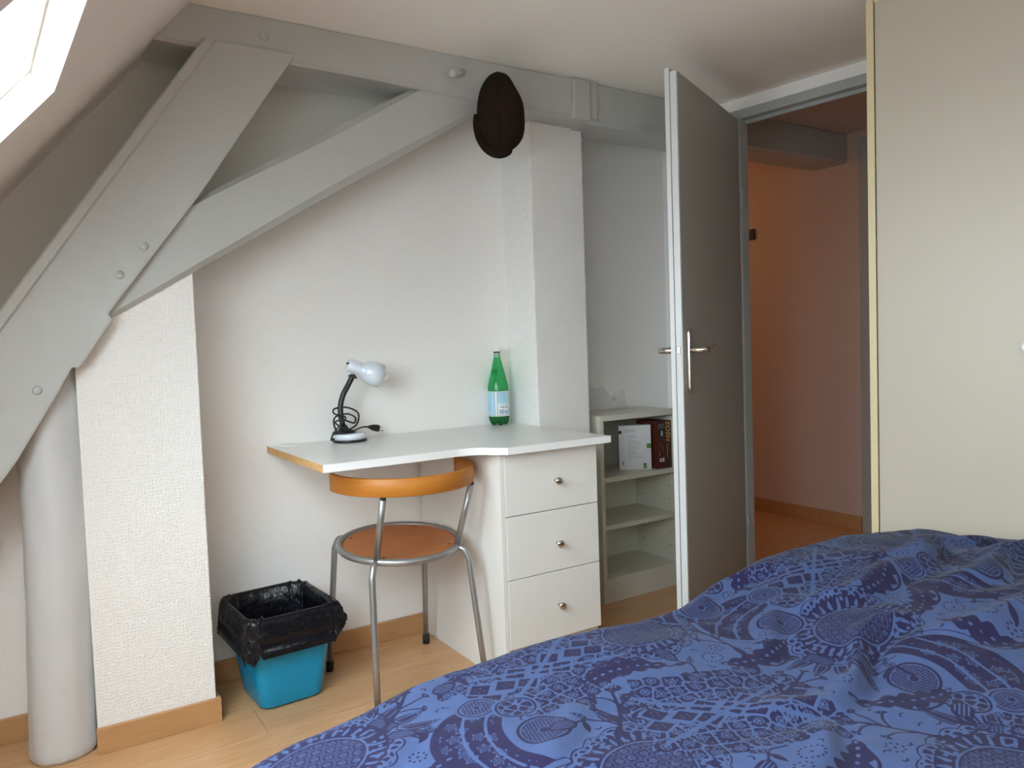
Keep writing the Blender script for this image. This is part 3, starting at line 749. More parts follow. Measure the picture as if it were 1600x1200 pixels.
# ------------------------------------------------------------------ green bottle
QX, QY = 1.527, 2.537
bo = thing('water_bottle', 'green plastic water bottle with white cap standing in the desk corner', 'bottle', (QX, QY, ZD1))
M_pet = clear('green_pet', (0.42, 0.90, 0.58), 0.06, 0.50, (0.06, 0.52, 0.20), 0.05)
M_petd = clear('dark_green_pet', (0.20, 0.70, 0.35), 0.08, 0.45, (0.01, 0.22, 0.06), 0.08)
b = bm_new(); add_lathe(b, [(0.0405, 0.036), (0.0405, 0.136), (0.0405, 0.142), (0.0385, 0.158), (0.034, 0.178), (0.0275, 0.205), (0.021, 0.230), (0.0155, 0.254), (0.0135, 0.262), (0.0125, 0.266)], (QX, QY, ZD1), seg=48, cap=False); obj('bottle_body', b, M_pet, bo)
b = bm_new(); seg = 60; rings = []
for z_, r_, dep in ((0.036, 0.0405, 0), (0.028, 0.040, 0.05), (0.016, 0.0385, 0.22), (0.006, 0.034, 0.4), (0.0008, 0.027, 0.5), (0.004, 0.018, 0.3), (0.012, 0.006, 0.0)):
    ring = []
    for k in range(seg):
        a = 2 * math.pi * k / seg; c5 = 0.5 + 0.5 * math.cos(5 * a)
        r = r_ * (1 - dep * 0.22 * c5); z2 = z_ + dep * 0.016 * c5
        ring.append(b.verts.new((QX + r * math.cos(a), QY + r * math.sin(a), ZD1 + z2)))
    rings.append(ring)
for A, B in zip(rings, rings[1:]):
    for k in range(seg):
        f = b.faces.new((A[k], A[(k + 1) % seg], B[(k + 1) % seg], B[k])); f.smooth = True
b.faces.new(rings[-1]); obj('bottle_foot', b, M_petd, bo)
b = bm_new(); add_lathe(b, [(0.0125, 0.266), (0.0125, 0.279), (0.0115, 0.282), (0.0, 0.282)], (QX, QY, ZD1), seg=32, cap=False); obj('bottle_neck', b, clear('pale_green_neck', (0.75, 0.92, 0.8), 0.06, 0.6, (0.42, 0.58, 0.47)), bo)
b = bm_new(); add_lathe(b, [(0.0132, 0.2825), (0.0132, 0.287), (0, 0.287)], (QX, QY, ZD1), seg=32); obj('neck_ring', b, M_black, bo)
b = bm_new(); add_lathe(b, [(0.0143, 0.2872), (0.0143, 0.299), (0.013, 0.301), (0, 0.301)], (QX, QY, ZD1), seg=32); obj('bottle_cap', b, M_pale, bo)
M_lab = plain('label_white', (0.80, 0.84, 0.86), 0.4); M_labb = plain('label_pale_blue', (0.42, 0.66, 0.80), 0.4); M_labd = plain('label_print', (0.10, 0.14, 0.2), 0.5); M_labm = plain('label_mid_blue', (0.22, 0.52, 0.72), 0.4)
def cyl_patch(bm, a0, a1, z0, z1, r, mi):
    n = max(1, int(abs(a1 - a0) / 6)); prev = None
    for i in range(n + 1):
        a = math.radians(a0 + (a1 - a0) * i / n)
        c = [bm.verts.new((QX + rr * math.cos(a), QY + rr * math.sin(a), ZD1 + z)) for rr, z in ((r, z0), (r, z1), (r - 0.0002, z1), (r - 0.0002, z0))]
        if prev:
            for k in range(4):
                f = bm.faces.new((prev[k], c[k], c[(k + 1) % 4], prev[(k + 1) % 4])); f.material_index = mi
        prev = c
b = bm_new(); add_lathe(b, [(0.0407, 0.037), (0.0412, 0.0375), (0.0412, 0.1335), (0.0407, 0.134)], (QX, QY, ZD1), seg=64, cap=False)
# camera side of the label lies round 238 degrees
V0 = math.degrees(math.atan2(-QY, -QX))
for a0, a1 in ((-82, -20), (-9, 62), (74, 160), (175, 265)):
    A0, A1 = V0 + a0, V0 + a1
    cyl_patch(b, A0, A1, 0.0405, 0.1305, 0.0414, 2); cyl_patch(b, A0 + 2.2, A1 - 2.2, 0.042, 0.129, 0.0416, 1)
A0 = V0 - 6
cyl_patch(b, A0 + 3, A0 + 62, 0.0425, 0.0865, 0.0417, 0)
cyl_patch(b, A0 + 3, A0 + 62, 0.0865, 0.128, 0.04168, 1)
for i in range(9): cyl_patch(b, A0 + 6, A0 + 46 + (i * 37 % 15), 0.124 - i * 0.0036, 0.125 - i * 0.0036, 0.04175, 3)
for i in range(3): cyl_patch(b, A0 + 4 + i * 20, A0 + 19 + i * 20, 0.0815, 0.083, 0.0418, 2)
for a, w in ((8, 5), (17, 7), (29, 7), (42, 4), (48, 8)):
    cyl_patch(b, A0 + a, A0 + a + w, 0.069, 0.0765, 0.0418, 2 if w != 5 else 3); cyl_patch(b, A0 + a + w * 0.35, A0 + a + w * 0.65, 0.071, 0.0745, 0.0419, 0)
for i in range(14):
    if i != 6: cyl_patch(b, A0 + 8 + i * 1.9, A0 + 8 + i * 1.9 + (1.2 if i % 3 else 0.7), 0.046, 0.064, 0.0418, 2)
cyl_patch(b, A0 + 38, A0 + 60, 0.046, 0.060, 0.0418, 3)
A0 = V0 - 80
for i in range(14): cyl_patch(b, A0 + 8, A0 + 42, 0.118 - i * 0.0045, 0.1192 - i * 0.0045, 0.0418, 3)
lab = obj('bottle_label', b, [M_lab, M_labb, M_labd, M_labm], bo, label='pale blue printed paper label with barcode')
b = bm_new()
add_lathe(b, [(0.0145, 0.0), (0.0135, 0.0012), (0.011, 0.0018), (0, 0.0018)], Vector((QX, QY, ZD1 + 0.206)) + Vector((math.cos(math.radians(V0 - 22)), math.sin(math.radians(V0 - 22)), 0)) * 0.0265, (math.cos(math.radians(V0 - 22)), math.sin(math.radians(V0 - 22)), 0.27), 24)
obj('embossed_roundel', b, M_pet, bo)

# ------------------------------------------------------------------ bookcase with two boxes and a plastic sheet
KX0, KX1, KY0, KY1, KZ = 1.907, 2.340, 2.388, 2.655, 0.768
bk = thing('bookcase', 'low cream bookcase with three shelves between the column and the open door', 'bookcase', ((KX0 + KX1) / 2, 2.52, 0))
b = bm_new(); add_box(b, KX0, KX0 + 0.019, KY0, KY1, 0, KZ, 0.001); obj('side_panel', b, M_cream, bk)
b = bm_new(); add_box(b, KX1 - 0.019, KX1, KY0, KY1, 0, KZ, 0.001); sr = obj('side_panel', b, M_cream, bk)
b = bm_new()
for yy in (KY0 + 0.045, KY1 - 0.05):
    for zz_ in (0.165, 0.225, 0.285, 0.37, 0.43, 0.475): add_lathe(b, [(0.0028, 0), (0.0028, 0.0006), (0, 0.0006)], (KX1 - 0.019, yy, zz_), (-1, 0, 0), 8)
tag(obj('shelf_pin_holes', b, M_dark, sr), kind='stuff')
b = bm_new(); add_box(b, KX0 + 0.0192, KX1 - 0.0192, KY0 + 0.0005, KY1, KZ - 0.022, KZ, 0.001); obj('top_panel', b, M_cream, bk)
b = bm_new(); add_box(b, KX0 + 0.0192, KX1 - 0.0192, KY1 - 0.004, KY1, 0.0, KZ - 0.0225); obj('back_panel', b, M_cream, bk)
for z_ in (0.514, 0.318, 0.100):
    b = bm_new(); add_box(b, KX0 + 0.0193, KX1 - 0.0193, KY0 + 0.002, KY1 - 0.0045, z_ - 0.019, z_, 0.001); obj('shelf', b, M_cream, bk)
b = bm_new(); add_box(b, KX0 + 0.0193, KX1 - 0.0193, KY0 + 0.004, KY0 + 0.018, 0.0, 0.0805); obj('plinth', b, M_cream, bk)

def carton(name, label, cat, loc, size, rz, mat):
    """upright box: local x along its front, -y its front, z up"""
    o = thing(name, label, cat, loc); o.rotation_euler = (0, 0, rz)
    def part(nm, bm, m, par=None, lab=None):
        bmesh.ops.recalc_face_normals(bm, faces=bm.faces)
        me = bpy.data.meshes.new(nm); bm.to_mesh(me); bm.free()
        for q in (m if isinstance(m, list) else [m]): me.materials.append(q)
        c = bpy.data.objects.new(nm, me); COL.objects.link(c); c.parent = par or o
        if lab: c['label'] = lab
        return c
    w, d, h = size
    b = bm_new(); add_box(b, -w / 2, w / 2, -d / 2, d / 2, 0.0004, h, 0.0015); bd = part('carton', b, mat)
    return o, part, bd
M_cw = plain('white_carton', (0.60, 0.60, 0.60), 0.5, var=0.02); M_cr = plain('dark_red_carton', (0.085, 0.016, 0.010), 0.45, var=0.25, vscale=25)
M_ct = plain('print_grey', (0.42, 0.42, 0.44), 0.6); M_green = plain('print_green', (0.10, 0.22, 0.03), 0.6); M_gold = plain('print_gold', (0.62, 0.36, 0.10), 0.5); M_ink = plain('print_black', (0.02, 0.02, 0.02), 0.6); M_rust = plain('print_rust', (0.30, 0.10, 0.04), 0.5); M_brownp = plain('print_brown', (0.05, 0.018, 0.010), 0.5)
W1, D1, H1 = 0.138, 0.034, 0.192
o, part, bd = carton('white_carton_box', 'white carton with small print and a green mark on the top shelf of the bookcase', 'box', (2.166, 2.478, 0.5142), (W1, D1, H1), math.radians(-33), M_cw)
b = bm_new(); yf = -D1 / 2 - 0.0004
def pr(bm, x0, x1, z0, z1, mi, y=None, th=0.0004):
    y = yf if y is None else y; add_box(bm, x0, x1, y, y + th, z0, z1, mi=mi)
for i in range(22):
    L = 0.030 + 0.030 * random.random() if i % 5 != 4 else 0.012; pr(b, -0.030, -0.030 + L, 0.148 - i * 0.0046, 0.1500 - i * 0.0046, 0)
for i in range(3): pr(b, -0.045, 0.0 + 0.004 * i, 0.172 - i * 0.005, 0.1745 - i * 0.005, 0)
pr(b, -0.0685, -0.056, 0.156, 0.170, 2); pr(b, 0.050, 0.0690, 0.092, 0.112, 1); pr(b, 0.034, 0.049, 0.006, 0.018, 1); pr(b, 0.034, 0.047, 0.020, 0.027, 2); pr(b, -0.054, -0.050, 0.022, 0.038, 2); pr(b, -0.047, -0.036, 0.018, 0.021, 0)
part('printing', b, [M_ct, M_green, M_ink], bd)['kind'] = 'stuff'
b = bm_new(); add_box(b, W1 / 2, W1 / 2 + 0.0004, -0.016, 0.016, 0.092, 0.112); part('green_mark', b, M_green, bd)
b = bm_new()
for i in range(4): add_box(b, W1 / 2, W1 / 2 + 0.0004, -0.006, 0.004, 0.02 + i * 0.016, 0.03 + i * 0.016)
part('edge_printing', b, M_ct, bd)
W2, D2, H2 = 0.082, 0.13, 0.205
o, part, bd = carton('red_carton_box', 'dark red carton with gold H2O2 lettering on the top shelf of the bookcase', 'box', (2.274, 2.474, 0.5142), (W2, D2, H2), math.radians(2), M_cr)
yf = -D2 / 2 - 0.0004; b = bm_new()
pr(b, 0.004, 0.040, 0.001, H2 - 0.001, 1); pr(b, -0.040, 0.0035, 0.160, H2 - 0.001, 1); pr(b, -0.034, -0.001, 0.133, 0.170, 0, yf - 0.0004); pr(b, -0.022, -0.010, 0.140, 0.163, 3, yf - 0.0006)
pr(b, -0.031, -0.004, 0.030, 0.045, 2, yf - 0.0004); pr(b, -0.024, -0.016, 0.033, 0.042, 0, yf - 0.0006); pr(b, -0.010, -0.0085, 0.033, 0.042, 0, yf - 0.0006)
for i in range(3): pr(b, -0.036, -0.004, 0.176 + i * 0.007, 0.1775 + i * 0.007, 3, yf - 0.0004)
pr(b, 0.014, 0.0165, 0.045, 0.105, 4, yf - 0.0004); pr(b, -0.032, -0.030, 0.056, 0.074, 4, yf - 0.0004)
part('printing', b, [M_ink, M_brownp, M_pale, M_ct, M_gold], bd)['kind'] = 'stuff'
b = bm_new()
t = text_mesh('H2O2', 0.034, 0.0003, 0.25, 0.0006)
merge(b, t, 0, Matrix.Translation((0.0215, yf - 0.0007, 0.155)) @ Matrix.Rotation(math.radians(90), 4, 'Y').inverted() @ Matrix.Rotation(math.radians(90), 4, 'X'))
part('lettering', b, M_gold, bd, 'gold H2O2 lettering running up the box')
b = bm_new()
add_tube(b, spline([(-0.03, yf, 0.115), (-0.022, yf, 0.095), (-0.010, yf, 0.088), (-0.020, yf, 0.075), (-0.006, yf, 0.070)], 6), 0.0008, 6); add_tube(b, spline([(-0.034, yf, 0.10), (-0.018, yf, 0.11), (-0.006, yf, 0.082)], 6), 0.0007, 6)
part('flourish', b, M_rust, bd)

M_film = clear('cloudy_film', (0.96, 0.96, 0.96), 0.02, 0.07, (0.62, 0.60, 0.58), 0.25)
b = bm_new(); G = 22; grid = []
for i in range(G):
    rowv = []
    for j in range(G):
        u, v = i / (G - 1), j / (G - 1)
        x = 2.03 + 0.21 * u; zt = 0.085 + 0.022 * math.sin(u * 7) + 0.012 * math.sin(u * 17 + 1)
        z_ = KZ + 0.001 + zt * max(0, v - 0.3) / 0.7
        y_ = 2.52 + 0.095 * min(1, v / 0.45) + 0.010 * mnoise.noise(Vector((u * 5, v * 5, 2))) * v
        if v < 0.3: z_ = KZ + 0.0012 + 0.004 * abs(mnoise.noise(Vector((u * 6, v * 6, 9))))
        rowv.append(b.verts.new((x + 0.008 * mnoise.noise(Vector((u * 3, v * 4, 4))), min(y_, 2.648), z_)))
    grid.append(rowv)
for i in range(G - 1):
    for j in range(G - 1): b.faces.new((grid[i][j], grid[i + 1][j], grid[i + 1][j + 1], grid[i][j + 1]))
obj('plastic_sheet', b, M_film, smooth=True, label='crumpled cloudy plastic sheet lying on top of the bookcase', cat='plastic sheet')

# ------------------------------------------------------------------ flat cap hanging on the beam
cp = thing('flat_cap', 'dark brown woollen flat cap hanging on the ceiling beam', 'cap', (1.35, 2.19, 1.70))
CO = [(0.0, 0.138), (0.035, 0.120), (0.068, 0.075), (0.090, 0.030), (0.094, -0.02), (0.090, -0.065), (0.072, -0.098), (0.040, -0.122), (0.004, -0.136), (-0.030, -0.126), (-0.062, -0.098), (-0.086, -0.055), (-0.092, -0.01), (-0.086, 0.045), (-0.070, 0.088), (-0.040, 0.122)]
CO = [(p.x, p.y) for p in spline([(x, y, 0) for x, y in CO] + [(0.0, 0.138, 0)], 5)[:-1]]
rv = Vector((0.846, -0.533, 0)); nvv = Vector((-0.533, -0.846, 0))     # the cap's width direction and the way it faces
CC = Vector((1.362, 2.185, 1.838))
b = bm_new(); rings = []
for rho, dep in ((1.0, -0.030), (1.0, 0.0), (0.97, 0.022), (0.88, 0.042), (0.7, 0.060), (0.45, 0.071), (0.2, 0.075), (0.0, 0.076)):
    if rho == 0: rings.append([b.verts.new(CC + nvv * (dep - 0.006))]); continue
    ring = []
    for x, y_ in CO:
        X, Y = x * rho, y_ * rho
        d = dep - 0.010 * math.exp(-((X - 0.004) / 0.010) ** 2) * (1 if dep > 0.01 else 0)
        d += 0.006 * mnoise.noise(Vector((X * 22, Y * 22, 3))) * (1 if dep > 0 else 0)
        k = 1.0 if dep >= 0 else 0.86
        ring.append(b.verts.new(CC + rv * X * 0.86 * k + Vector((0, 0, Y * k)) + nvv * d))
    rings.append(ring)
for A, B in zip(rings, rings[1:]):
    n = len(A)
    for k in range(n):
        f = b.faces.new((A[k], A[(k + 1) % n], B[0])) if len(B) == 1 else b.faces.new((A[k], A[(k + 1) % n], B[(k + 1) % n], B[k]))
        f.smooth = True
b.faces.new(rings[0]); obj('crown', b, M_cap, cp)
b = bm_new(); rings = []
for i in range(25):
    a = math.radians(172 + 122 * i / 24); w = math.sin(math.pi * i / 24) ** 0.6
    ring = []
    for rr, d in ((0.80, 0.030), (1.0, 0.026), (1.0 + 0.10 * w, 0.012), (1.0 + 0.10 * w, 0.006), (1.0, 0.018), (0.80, 0.022)):
        ring.append(b.verts.new(CC + rv * 0.088 * rr * math.cos(a) + Vector((0, 0, -0.022 + 0.118 * rr * math.sin(a))) + nvv * d))
    rings.append(ring)
for A, B in zip(rings, rings[1:]):
    for k in range(6):
        f = b.faces.new((A[k], A[(k + 1) % 6], B[(k + 1) % 6], B[k])); f.smooth = True
b.faces.new(rings[0]); b.faces.new(list(reversed(rings[-1]))); obj('peak', b, M_cap, cp)

# ------------------------------------------------------------------ bed: frame, mattress, printed duvet and pillow
bd_ = thing('bed', 'bed base and mattress hidden under the blue printed duvet', 'bed', (1.08, 0.45, 0))
b = bm_new(); add_box(b, 0.22, 2.03, -0.22, 1.10, 0.10, 0.24, 0.01); obj('bed_base', b, M_beige, bd_)
b = bm_new(); add_box(b, 0.22, 2.03, -0.23, 1.11, 0.2405, 0.42, 0.05, seg=4); obj('mattress', b, M_pale, bd_)
for x, y in ((0.30, -0.15), (0.30, 1.03), (1.95, -0.15), (1.95, 1.03)):
    b = bm_new(); add_lathe(b, [(0.025, 0), (0.03, 0.10)], (x, y, 0), seg=16); obj('leg', b, M_dark, bd_)

# --- the print, drawn in the duvet's own flat sheet coordinates (metres)
GX0, GX1, GY0, GY1, PX = -0.30, 2.12, 0.15, 1.60, 0.00135
gx = np.arange(GX0, GX1, PX); gy = np.arange(GY0, GY1, PX)
D = np.zeros((len(gx), len(gy)), 'f')
def win(cx, cy, R, rot):
    i0, i1 = max(0, int((cx - R - GX0) / PX)), min(len(gx), int((cx + R - GX0) / PX) + 1)
    j0, j1 = max(0, int((cy - R - GY0) / PX)), min(len(gy), int((cy + R - GY0) / PX) + 1)
    if i1 - i0 < 2 or j1 - j0 < 2: return None
    X, Y = np.meshgrid(gx[i0:i1] - cx, gy[j0:j1] - cy, indexing='ij')
    c, s_ = math.cos(rot), math.sin(rot)
    return (slice(i0, i1), slice(j0, j1)), X * c + Y * s_, -X * s_ + Y * c
def aa(d): return np.clip(0.5 - d / (1.6 * PX), 0, 1)              # d < 0 inside
def paint(sl, m, v): D[sl] = D[sl] * (1 - m) + v * m
def seg_d(u, v, pts):
    d = np.full(u.shape, 9.0, 'f')
    for (x0, y0), (x1, y1) in zip(pts, pts[1:]):
        dx, dy = x1 - x0, y1 - y0; L = dx * dx + dy * dy + 1e-12
        t = np.clip(((u - x0) * dx + (v - y0) * dy) / L, 0, 1)
        d = np.minimum(d, np.hypot(u - x0 - t * dx, v - y0 - t * dy))
    return d
def curve(pts, n=5): return [(p.x, p.y) for p in spline([(x, y, 0) for x, y in pts], n)]
def hash2(i, j, k): 
    h = np.sin(i * 127.1 + j * 311.7 + k * 74.7) * 43758.5453; return h - np.floor(h)
def vor(u, v, cell, seed, jit=0.8):
    I, J = np.floor(u / cell), np.floor(v / cell)
    f1 = np.full(u.shape, 9.0); f2 = f1.copy(); cxs = np.zeros_like(f1); cys = np.zeros_like(f1)
    for a in (-1, 0, 1):
        for c in (-1, 0, 1):
            px = (I + a + 0.5 + jit * (hash2(I + a, J + c, seed) - 0.5)) * cell; py = (J + c + 0.5 + jit * (hash2(I + a, J + c, seed + 9) - 0.5)) * cell
            d = np.hypot(u - px, v - py); n1 = d < f1
            f2 = np.where(n1, f1, np.minimum(f2, d)); cxs = np.where(n1, px, cxs); cys = np.where(n1, py, cys); f1 = np.where(n1, d, f1)
    return f1, f2, cxs, cys
def leaf(sl, u, v, x, y, ang, L, W, stripes=True):
    c, s_ = math.cos(ang), math.sin(ang); a = (u - x) * c + (v - y) * s_; b_ = -(u - x) * s_ + (v - y) * c
    t = np.clip(a / L, 0, 1); w = W * np.sin(math.pi * t ** 0.8) + 1e-5
    d = np.where((a > 0) & (a < L), np.abs(b_) - w, 0.02)
    paint(sl, aa(d), 1.0)
    if stripes:
        paint(sl, aa(np.abs(np.abs(b_) - 0.55 * w) - 0.0011) * aa(d + 0.002), 0.0)
        dots = np.hypot(((a / 0.008) % 1 - 0.5) * 0.008, b_)
        paint(sl, aa(dots - 0.0013) * aa(d + 0.003), 0.0)
def ring(cx, cy, r=0.0175):
    w = win(cx, cy, r * 1.4, 0)
    if not w: return
    sl, u, v = w; th = np.arctan2(v, u); n = max(7, int(2 * math.pi * r / 0.0078))
    k = (th / (2 * math.pi) * n) % 1 - 0.5
    paint(sl, aa(np.maximum(np.abs(np.hypot(u, v) - r) - 0.0026, np.abs(k) * 2 * math.pi * r / n - 0.0024)), 1.0)
    paint(sl, aa(np.hypot(u, v) - 0.0032), 1.0)
def pine(cx, cy, rot, a=0.140, b_=0.106, seed=1):
    w = win(cx, cy, a * 1.95, rot)
    if not w: return
    sl, u, v = w
    for ang in (-1.05, -0.6, -0.2, 0.2, 0.6, 1.05): leaf(sl, u, v, a * 0.86, 0.05 * math.sin(ang), ang, 0.085, 0.013)
    e = np.sqrt((u / a) ** 2 + (v / b_) ** 2); th = np.arctan2(v / b_, u / a); s = (a + b_) / 2
    lim = 1.0 + 0.07 * np.abs(np.sin(10 * th))
    paint(sl, aa((e - lim - 0.03) * s), 0.0)
    paint(sl, aa((e - lim) * s), 1.0); paint(sl, aa((e - lim + 0.028) * s), 0.0)
    f1, f2, _, _ = vor(u, v, 0.013, seed)
    paint(sl, aa((e - lim + 0.05) * s) * aa(-(f2 - f1) + 0.0032), 1.0)
    paint(sl, aa((e - 0.86) * s), 1.0)
    f1, f2, _, _ = vor(u * 1.0, v * 1.0, 0.017, seed + 3)
    band = aa((e - 0.84) * s)
    paint(sl, band * aa(f1 - 0.0036), 0.0); paint(sl, band * aa(f1 - 0.0012), 1.0)
    k = (th * 16 / math.pi) % 1 - 0.5
    paint(sl, band * aa(np.maximum(np.abs(k) * 0.016 - 0.0007 - 0.0019 * np.sin(np.clip((e - 0.62) / 0.22, 0, 1) * math.pi), -(e - 0.66) * s)), 0.0)
    paint(sl, aa((e - 0.62) * s), 0.0); paint(sl, aa((e - 0.595) * s), 1.0)
    p, q = (u + v) * 0.7071, (u - v) * 0.7071; pit = 0.0205; inn_ = aa((e - 0.575) * s)
    gp, gq = np.abs((p / pit) % 1 - 0.5) * pit, np.abs((q / pit) % 1 - 0.5) * pit
    ln = np.minimum(gp, gq); paint(sl, inn_ * aa(np.abs(ln - 0.0016) - 0.0006), 0.0)
    cp_, cq = ((p / pit + 0.5) % 1 - 0.5) * pit, ((q / pit + 0.5) % 1 - 0.5) * pit; rr = np.hypot(cp_, cq)
    paint(sl, inn_ * aa(np.abs(rr - 0.0045) - 0.0009), 0.0); paint(sl, inn_ * aa(rr - 0.0014), 0.0)
    neck = np.maximum(np.abs(u - a * 0.97) - 0.014, np.abs(v) - 0.026)
    paint(sl, aa(neck), 1.0); paint(sl, aa(neck + 0.002) * aa(np.minimum(np.abs((u / 0.0052) % 1 - 0.5), np.abs((v / 0.0052) % 1 - 0.5)) * 0.0052 - 0.0006), 0.0)
def lattice(cx, cy, rot, seed=5, a=0.165, b_=0.105):
    w = win(cx, cy, 0.21, rot)
    if not w: return
    sl, u, v = w
    f1, f2, px, py = vor(u, v, 0.031, seed, 0.6)
    for s_ in (-1, 1):
        ins = ((px / a) ** 2 + ((py - s_ * 0.060) / (b_ * 0.72)) ** 2) < 1
        m = ins.astype('f'); paint(sl, m, 1.0)
        paint(sl, m * aa((f2 - f1) * 0.5 - 0.0013), 0.0)
        th = np.arctan2(v - py, u - px)
        paint(sl, m * aa(np.abs(f1 - 0.0075) - 0.0008), 0.0); paint(sl, m * aa(np.maximum(f1 - 0.0062, np.abs(((th * 6 / (2 * math.pi)) % 1) - 0.5) * f1 * 1.05 - 0.0007)), 0.0)
        g1, g2, _, _ = vor(u, v, 0.011, seed + 2); paint(sl, m * aa(g1 - 0.0021) * aa(0.0095 - f1), 0.0)
    for k in range(-3, 4):
        for s_ in (-1, 1):
            x, y = k * 0.040, s_ * 0.020 * (k % 2) ; x += 0.004 * s_
            d = np.abs(u - x) * 0.9 + np.abs(v - y) - 0.021
            paint(sl, aa(d - 0.006), 0.0); paint(sl, aa(d), 1.0)
            q = np.hypot(np.abs(u - x) - 0.005, np.abs(v - y) - 0.005); paint(sl, aa(q - 0.0017), 0.0)
    for s_ in (-1, 1):
        d = np.abs(v - s_ * u * 0.55); dd = ((u / 0.0052) % 1 - 0.5) * 0.0052
        paint(sl, aa(d - 0.0042) * (np.abs(u) < 0.14), 0.0); paint(sl, aa(np.hypot(d, dd) - 0.0016) * (np.abs(u) < 0.14), 1.0)
def shell(cx, cy, rot, seed=2):
    w = win(cx, cy, 0.16, rot)
    if not w: return
    sl, u, v = w
    d0 = np.maximum(np.hypot(u + 0.005, v + 0.02) - 0.108, -(np.hypot(u - 0.085, v + 0.11) - 0.125))
    paint(sl, aa(d0 - 0.006), 0.0); paint(sl, aa(d0), 1.0)
    for r in (0.150, 0.185):
        g = np.abs(np.hypot(u - 0.085, v + 0.11) - r) - 0.0022; paint(sl, aa(g) * aa(d0), 0.0)
    f1, f2, px, py = vor(u, v, 0.030, seed, 0.7); th = np.arctan2(v - py, u - px)
    sh_ = f1 * (1 + 0.25 * np.cos(5 * th + 9 * hash2(np.round(px * 999), 0, 1)))
    paint(sl, aa(np.abs(sh_ - 0.0078) - 0.0011) * aa(d0 + 0.012), 0.0); paint(sl, aa(np.abs(sh_ - 0.0030) - 0.0008) * aa(d0 + 0.012), 0.0)
    for x, y, r, k in ((0.052, 0.062, 0.033, 0), (0.078, 0.005, 0.036, 1), (0.030, -0.070, 0.045, 2)):
        q = np.hypot(u - x, (v - y) * 1.1); paint(sl, aa(q - r - 0.004), 0.0); paint(sl, aa(q - r), 1.0); paint(sl, aa(np.abs(q - r * 0.85) - 0.0011), 0.0)
        if k == 1:
            g1, g2, _, _ = vor(u, v, 0.018, 8); paint(sl, aa(q - r * 0.8) * aa(g2 - g1 - 0.0026), 0.0)
        else:
            gg = np.minimum(np.abs(((u + v) / 0.0078) % 1 - 0.5), np.abs(((u - v) / 0.0078) % 1 - 0.5)) * 0.0078; paint(sl, aa(q - r * 0.8) * aa(gg - 0.0009), 0.0)
            paint(sl, aa(q - r * 0.24), 1.0); paint(sl, aa(np.abs(q - r * 0.2) - 0.001), 0.0)
    d = seg_d(u, v, curve([(-0.12, 0.02), (-0.118, -0.05), (-0.085, -0.105), (-0.03, -0.135)])); paint(sl, aa(np.abs(d - 0.0065) - 0.0015), 1.0)
def jag(cx, cy, rot, flip=1):
    w = win(cx, cy, 0.12, rot)
    if not w: return
    sl, u, v = w; v = v * flip
    c = u * u * 3.2 - 0.012; t = np.clip((u + 0.085) / 0.17, 0, 1)
    wd = 0.020 * np.sin(math.pi * np.clip(t, 0.0, 1)) ** 0.6 * (0.70 + 0.55 * np.abs(np.sin(t * math.pi * 6.0 + (v > c) * 1.2))) + 0.0003
    d = np.where(np.abs(u) < 0.085, np.abs(v - c) - wd, 0.02); paint(sl, aa(d), 1.0)
    dots = np.hypot(((u / 0.017) % 1 - 0.5) * 0.017 * 0.75, v - c); paint(sl, aa(dots - 0.0030) * aa(d + 0.003), 0.0)
    d = seg_d(u, v, curve([(0.06, -0.012), (0.035, -0.035), (0.0, -0.040), (-0.025, -0.022), (-0.012, -0.008), (0.004, -0.018)])); paint(sl, aa(d - 0.0028), 1.0)
def sprig(cx, cy, rot, flip=1):
    w = win(cx, cy, 0.10, rot)
    if not w: return
    sl, u, v = w; v = v * flip
    stem = curve([(-0.07, -0.03), (-0.03, -0.018), (0.01, 0.0), (0.055, 0.03)])
    paint(sl, aa(seg_d(u, v, stem) - 0.0030), 1.0)
    for x0, y0, x1, y1 in ((-0.03, -0.018, -0.012, 0.030), (0.0, -0.004, 0.030, -0.032), (0.02, 0.006, 0.022, 0.046), (0.01, 0.0, 0.06, -0.006)):
        paint(sl, aa(seg_d(u, v, curve([(x0, y0), ((x0 + x1) / 2 + 0.006, (y0 + y1) / 2), (x1, y1)])) - 0.0022), 1.0)
    for x, y, g in ((0.055, 0.03, 0.6), (-0.012, 0.030, 1.6), (0.030, -0.032, -0.7), (0.022, 0.046, 1.5), (0.06, -0.006, -0.1)):
        cc, ss = math.cos(g), math.sin(g); a = (u - x) * cc + (v - y) * ss; b_ = -(u - x) * ss + (v - y) * cc
        d = np.maximum(np.hypot(a * 1.25, b_) - 0.0115, -(a - 0.0005 - b_ * b_ * 30)); paint(sl, aa(d), 1.0); paint(sl, aa(np.hypot(a - 0.005, b_) - 0.0018), 0.0)
    leaf(sl, u, v, -0.085, -0.036, 0.3, 0.05, 0.007, False)
def bud(cx, cy, rot):
    w = win(cx, cy, 0.07, rot)
    if not w: return
    sl, u, v = w
    paint(sl, aa(seg_d(u, v, curve([(-0.055, 0.012), (-0.03, -0.006), (0.0, 0.0)])) - 0.0021), 1.0)
    e = np.hypot((u - 0.020) / 0.024, v / 0.015); paint(sl, aa((e - 1) * 0.018), 1.0); k = np.abs((v * 1.0 + 0.25 * u) / 0.0062 % 1 - 0.5) * 0.0062; paint(sl, aa((e - 0.86) * 0.018) * aa(k - 0.0012), 0.0)
    leaf(sl, u, v, -0.03, -0.004, -0.9, 0.035, 0.007); leaf(sl, u, v, -0.02, -0.004, 1.3, 0.030, 0.006, False)
PLACED = []
def put(kind, x, y, rot, R, **k):
    globals()[kind](x, y, rot, **k); PLACED.append((x, y, R))
